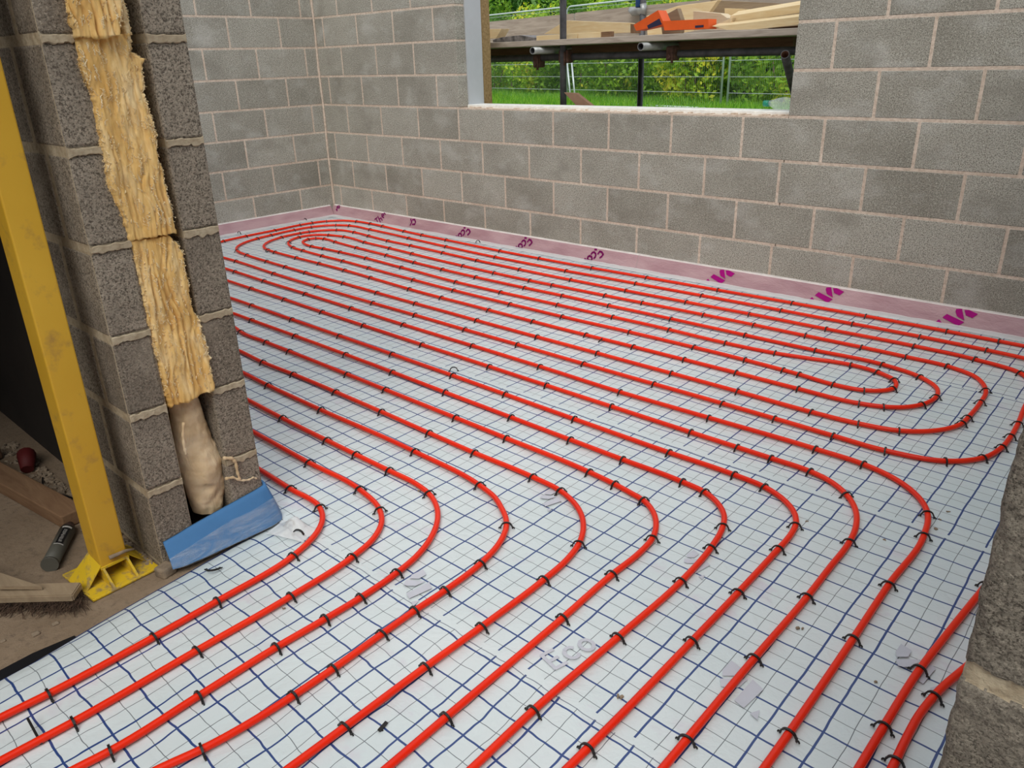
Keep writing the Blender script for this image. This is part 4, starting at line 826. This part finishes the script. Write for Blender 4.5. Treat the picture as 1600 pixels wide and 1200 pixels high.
m = MB(); m.box((.3, .86, 1.270), (3.78, .905, 1.335), .003); m.box((.3, 1.30, 1.270), (3.78, 1.345, 1.335), .003); tag(m.build('support_timber', ['wood_dark']), 'dark bearer timbers under the platform boards', 'timber bearer')
bl = ['nearest the window', 'second from the window', 'third from the window', 'fourth from the window', 'farthest from the window']
for k in range(5):
    m = MB(); y0 = .50+k*.232; m.box((.3, y0, 1.336), (4.35+.0*k, y0+.225, 1.374), .004); tag(m.build('scaffold_board', ['wood_grey']), 'weathered grey scaffold board, %s' % bl[k], 'scaffold board', 'scaffold boards of the platform')
m = MB(); m.prism([tuple(at(745, 36, 1.70)), tuple(at(896, 21, 1.70)), tuple(at(896, 68, 1.70)), tuple(at(745, 80, 1.70))], (0, .038, 0)); tag(m.build('toe_board', ['wood_grey']), 'grey toe board at the back of the platform, left piece', 'toe board', 'toe boards')
m = MB(); m.prism([tuple(at(899, 20, 1.67)), tuple(at(1000, 9, 1.67)), tuple(at(1300, -18, 1.67)), tuple(at(1300, 40, 1.67)), tuple(at(899, 68, 1.67))], (0, .038, 0)); tag(m.build('toe_board', ['wood_grey']), 'grey toe board at the back of the platform, right piece', 'toe board', 'toe boards')
def lumber(name, poly, Y, dy, mat, label, cat='timber offcut', group='timber offcuts on the platform', slope=0.):
    m = MB(); P = [Vector(at(*q, Y)) for q in poly]; m.prism(P, (0, dy, slope)); bmesh.ops.recalc_face_normals(m.bm, faces=m.bm.faces)
    bmesh.ops.bevel(m.bm, geom=m.bm.edges[:], offset=.0015, segments=1, affect='EDGES'); tag(m.build(name, [mat]), label, cat, group); return m
L_ = lumber
L_('timber_offcut', [(740, 46), (784, 45), (775, 60), (740, 61)], 1.05, .10, 'wood_fresh', 'pale timber offcut at the far left end of the platform')
L_('grey_sheet', [(770, 62), (785, 58), (812, 55), (838, 59), (838, 64), (770, 66)], .95, .22, 'grey_sheet', 'crumpled grey sheet with white dust lying left on the platform', 'sheet', None)
L_('timber_offcut', [(838, 56), (902, 52), (902, 62), (838, 64)], .70, .05, 'wood_fresh', 'short square timber piece just left of the upright tube base')
L_('timber_offcut', [(850, 53), (884, 32), (986, 36), (986, 51), (900, 54)], .95, .05, 'wood_fresh', 'wide board with a slanted left end behind the upright tube')
L_('timber_offcut', [(903, 52), (938, 50), (938, 60), (903, 62)], .70, .06, 'wood_fresh', 'short block right of the upright tube')
L_('timber_offcut', [(938, 50), (953, 49), (953, 59), (938, 60)], .71, .05, 'wood_brown', 'small brown end grain block right of the upright tube')
L_('timber_offcut', [(985, 37), (990, 38), (990, 52), (985, 52)], .93, .09, 'wood_brown', 'brown sawn end beside the left orange box')
L_('timber_offcut', [(1010, 25), (1060, 9), (1112, 2), (1122, 0), (1106, 22), (1106, 62), (1012, 66)], 1.30, .05, 'wood_fresh', 'large pale board leaning up behind the orange boxes')
L_('timber_offcut', [(1031, 28), (1058, 13), (1064, 31), (1063, 60), (1036, 62)], .98, .05, 'wood_old', 'brown triangular cut block behind the orange boxes')
L_('timber_offcut', [(1083, 17), (1126, 21), (1136, 28), (1126, 60), (1084, 60)], 1.0, .10, 'wood_pale', 'whitish plank end right above the right orange box')
L_('timber_offcut', [(1110, -2), (1130, 1), (1235, 6), (1290, 8), (1290, 58), (1110, 64)], 1.45, .05, 'wood_old', 'long greyish plank at the back of the timber pile')
L_('timber_offcut', [(1132, 13), (1166, 14), (1150, 26), (1152, 60), (1133, 60)], 1.15, .06, 'wood_fresh', 'small wedge shaped block in the timber pile')
L_('timber_offcut', [(1141, 25), (1270, 4), (1270, 17), (1141, 37)], .86, .10, 'wood_fresh', 'upper long square timber at the right of the pile', slope=.03)
L_('timber_offcut', [(1112, 42), (1145, 27), (1141, 38), (1120, 44)], .82, .05, 'wood_pale', 'thin pale wedge resting on the lower long timber')
L_('timber_offcut', [(1112, 41), (1147, 38), (1270, 23), (1270, 36), (1147, 50)], .74, .10, 'wood_fresh', 'lower long square timber at the front right of the pile', slope=.02)
L_('timber_offcut', [(1200, 44), (1270, 38), (1270, 50), (1200, 52)], .85, .08, 'wood_dark', 'dark brown timber under the lower long timber')
L_('timber_offcut', [(1068, 51), (1100, 46), (1145, 47), (1200, 45), (1200, 51), (1068, 54)], .60, .14, 'wood_grey', 'thin grey splinter board along the front of the pile')
def card(name, poly, Y, dy, label, panel=None, panel_name='navy_panel'):
    m = MB(); P = [Vector(at(*q, Y)) for q in poly]; m.prism(P, (0, dy, .0)); bmesh.ops.recalc_face_normals(m.bm, faces=m.bm.faces); o = m.build(name, ['orange_card']); tag(o, label, 'cardboard box', 'orange boxes on the platform')
    for q in panel: m = MB(); m.prism([Vector(at(*w, Y-.004)) for w in q], (0, .003, 0)); m.build('printed_panel', ['navy_card'], o)
card('nail_box', [(990, 39), (1028, 16), (1036, 34), (1033, 40), (994, 48)], .80, .10, 'tilted orange box with a navy panel, left on the platform', [[(1011, 40), (1030, 29), (1034, 38), (1013, 45)]])
card('nail_box', [(1035, 33), (1107, 29.5), (1107, 45), (1038, 47.5)], .72, .10, 'flat orange box with a small navy label, right of the tilted one', [[(1086, 40), (1099, 39), (1099, 42.5), (1086, 43.5)]])
L_('wood_panel', [(881, 144.5), (900, 145.5), (926, 166), (902, 167)], .30, .03, 'ply_brown', 'small brown board propped on the outer sill below the upright', 'board', None)
def bottle():
    root = empty('plastic_bottle', (4.10, .17, .957), 'clear crushed plastic bottle with green cap lying on the right end of the sill', 'bottle')
    c0 = Vector(at(1193, 169.5, .17)); z = .991; x0 = c0.x; m = MB()
    pr = [(.03, .013), (.045, .018), (.075, .031), (.12, .033), (.16, .030), (.20, .033), (.27, .032), (.275, .012)]
    m.tube([(x0+a, .17, z+.003*math.sin(a*60)) for a, r in pr], [r for a, r in pr], 18); m.build('body', ['bottle'], root, True)
    m = MB(); m.tube([(x0, .17, z), (x0+.03, .17, z)], .0165, 14); m.build('cap', ['cap_green'], root)
bottle()

# ------------------------------------------------------------------ ground, fence and greenery beyond
mb = MB(); mb.box((-30, .345, -.5), (20, 60, GZ)); struct(mb.build('ground', ['turf']))
Xg, Yg = np.meshgrid(np.linspace(-30, 8, 60), np.linspace(4, 40, 50), indexing='ij'); Zg = GZ+.45*np.clip((Yg-4)/5, 0, 1)+.02*(Yg-9)*(Yg > 9)+.42*np.clip(Yg-17, 0, 99)+.15*fbm(Xg*.4, Yg*.4)
struct(grid_mesh('ground', np.stack([Xg, Yg, Zg], -1), ['turf']))
FA, FB = np.array([-5.88, 10.495]), np.array([-1.421, 9.505]); fd = (FB-FA)/np.linalg.norm(FB-FA)
def mesh_fence(o2, lb, L=3.45):
    root = empty('mesh_fence', (*o2, .25), lb, 'fence panel', 'temporary mesh fence panels')
    d = Vector((*fd, 0)); a = Vector((*o2, 0)); z0, z1 = .27, 2.27; r = .019
    m = MB(); q = [a+Vector((0, 0, z0)), a+Vector((0, 0, z1-.14))]+[a+d*.14*(1-math.cos(t_))+Vector((0, 0, z1-.14+.14*math.sin(t_))) for t_ in np.linspace(.2, PI/2, 5)]
    q2 = [a+d*L-d*.14*(1-math.cos(t_))+Vector((0, 0, z1-.14+.14*math.sin(t_))) for t_ in np.linspace(PI/2, .2, 5)]+[a+d*L+Vector((0, 0, z1-.14)), a+d*L+Vector((0, 0, z0))]
    m.tube(q+q2, r, 10); m.tube([a+Vector((0, 0, z0+.05)), a+d*L+Vector((0, 0, z0+.05))], r, 10); m.build('tube_frame', ['fence_zinc'], root)
    m = MB()
    for k in range(8): z = z0+.05+.27*k; m.tube([a+Vector((0, 0, z)), a+d*L+Vector((0, 0, z))], .0042, 5, False)
    for k in range(1, 92): m.tube([a+d*(L*k/92)+Vector((0, 0, z0+.05)), a+d*(L*k/92)+Vector((0, 0, z1-.02))], .0008, 3, False)
    m.build('wire_mesh', ['fence_zinc'], root)
    m = MB(); e = a+d*L+Vector((0, 0, .12)); m.box((e.x-.12, e.y-.3, .10), (e.x+.10, e.y+.3, .26), .03); m.build('foot_block', ['galv'], root)
mesh_fence(FA-fd*4.55, 'mesh fence panel seen left of the front upright tube', 4.45)
mesh_fence(FA+fd*.02, 'mesh fence panel in the middle of the window view', 4.50)
mesh_fence(FB+fd*.10, 'mesh fence panel at the right of the window view')
for (p1_, p2_, lb) in (((886, 95), (891, 148), 'left leg of the thin metal stay leaning on the fence'), ((893, 95), (898, 148), 'right leg of the thin metal stay leaning on the fence')):
    tube_thing('fence_stay', tuple(at(*p1_, 9.6)), tuple(at(*p2_, 9.3)), 'fence_zinc', lb, 'fence stay', 'fence stays', r=.018)
for (px, y0, y1, Y, lb) in ((803, 92, 124, 13., 'weathered timber stake standing in the hedge at left'), (1097, 86, 118, 12., 'weathered timber stake standing in the hedge at centre')):
    a, b = at(px, y0-30, Y), at(px-2, y1+12, Y); m = MB(); m.tube([tuple(a), tuple(b)], .045, 8); tag(m.build('timber_stake', ['wood_old']), lb, 'stake', 'timber stakes')

def leaves(name, c, rad, n, size, mat, parent, seed, yellow=0., blade=False):
    rg = np.random.RandomState(seed)
    u = rg.normal(size=(n, 3)); u /= np.linalg.norm(u, axis=1)[:, None]; rr = rg.uniform(.35, 1, n)**.5
    lump = 1+.55*fbm(u[:, 0]*2.2+seed, u[:, 1]*2.2, u[:, 2]*2.2, 3, seed)*2
    p = u*(rr*lump)[:, None]*np.array(rad)+np.array(c); p = p[p[:, 2] > .05]; n = len(p)
    a = rg.normal(size=(n, 3)); a /= np.linalg.norm(a, axis=1)[:, None]; b = np.cross(a, rg.normal(size=(n, 3))); b /= np.linalg.norm(b, axis=1)[:, None]
    s = size*rg.uniform(.6, 1.3, n)[:, None]
    V = np.stack([p-a*s, p+b*s*.55, p+a*s, p-b*s*.55], 1).reshape(-1, 3); F = np.arange(4*n).reshape(-1, 4)
    me = bpy.data.meshes.new(name); me.from_pydata(V.tolist(), [], F.tolist()); me.update()
    cl = vnoise(p[:, 0]*1.6, p[:, 1]*1.6, p[:, 2]*1.6, seed+40); rv = np.clip(.15+.5*rg.rand(n)*cl*1.5+.55*(cl-.4)+yellow, 0, 1)
    at_ = me.attributes.new('rnd', 'FLOAT', 'FACE'); at_.data.foreach_set('value', rv.astype(np.float32))
    return new_obj(name, me, mat, parent)
hv = [('bright yellow green hawthorn bush', .10), ('mid green bramble bush', -.08), ('loose light green bush', .03), ('dark leafy bush', -.2)]
spots = [(770, 13.6, 1.5, -.12, 'low grassy green shrub at the far left of the window view'), (835, 12.8, 1.25, .10, 'yellow green shrub just left of the front upright'), (905, 13.6, 1.5, -.02, 'green shrub right behind the front upright'), (960, 12.2, 1.3, .14, 'yellow speckled shrub left of the rear upright'), (1035, 12.0, 1.4, .02, 'green shrub right of the rear upright'), (1085, 11.4, 1.25, .16, 'yellowish shrub left of the twin fence posts'), (1165, 11.8, 1.5, -.06, 'darker green shrub right of the twin fence posts'), (1230, 10.9, 1.3, .12, 'shrub with yellow leaves beside the right jamb')]
for k, (px, Y, h_, yl, lb) in enumerate(spots):
    q = at(px, 110, Y); root = empty('hedge_shrub', (q[0], Y, .2), lb, 'shrub', 'shrubs behind the fence')
    leaves('foliage', (q[0], Y, .75+h_*.5), (1.15, .8, h_*.95), 5200, .055, 'leaf_hedge', root, 50+k, yl)
    m = MB(); 
    for j in range(3): m.tube([(q[0]+.1*j-.1, Y, .1), (q[0]+.35*(j-1), Y+.1, 1.1)], [.03, .012], 6)
    m.build('stem', ['bark'], root)
for k, (px, Y, lb) in enumerate([(720, 19, 'tall dark tree at the far left above the fence'), (840, 18, 'tall dark tree above the left toe board'), (960, 18.5, 'tall dark tree behind the blue upright'), (1070, 17, 'tall dark tree above the orange boxes'), (1180, 16.5, 'tall dark tree above the timber pile'), (1290, 16, 'tall dark tree by the right jamb')]):
    q = at(px, 60, Y); root = empty('tree', (q[0], Y, .3), lb, 'tree', 'trees beyond the hedge')
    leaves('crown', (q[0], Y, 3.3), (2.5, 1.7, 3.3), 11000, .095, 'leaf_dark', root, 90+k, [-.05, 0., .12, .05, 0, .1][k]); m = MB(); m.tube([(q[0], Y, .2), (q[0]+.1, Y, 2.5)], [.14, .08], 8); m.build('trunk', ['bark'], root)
def grass():
    rg = np.random.RandomState(5); n = 60000; Y = rg.uniform(7.5, 13.8, n); X = rg.uniform(-11, 2, n)
    Z = GZ+.45*np.clip((Y-4)/5, 0, 1)+.02*(Y-9)
    h = rg.uniform(.06, .22, n)*(.5+vnoise(X*.9, Y*.9, 0, 6)); a = rg.uniform(0, 2*PI, n); w = .010; l = rg.normal(size=(n, 2))*.08
    dx, dy = np.cos(a)*w, np.sin(a)*w
    V = np.stack([np.stack([X-dx, Y-dy, Z], -1), np.stack([X+dx, Y+dy, Z], -1), np.stack([X+l[:, 0], Y+l[:, 1], Z+h], -1)], 1).reshape(-1, 3)
    me = bpy.data.meshes.new('grass'); me.from_pydata(V.tolist(), [], np.arange(3*n).reshape(-1, 3).tolist()); me.update()
    at_ = me.attributes.new('rnd', 'FLOAT', 'FACE'); at_.data.foreach_set('value', rg.uniform(0, 1, n).astype(np.float32)); tag(new_obj('grass', me, 'leaf_grass'), 'bright green long grass growing below the fence', 'grass', kind='stuff')
grass()
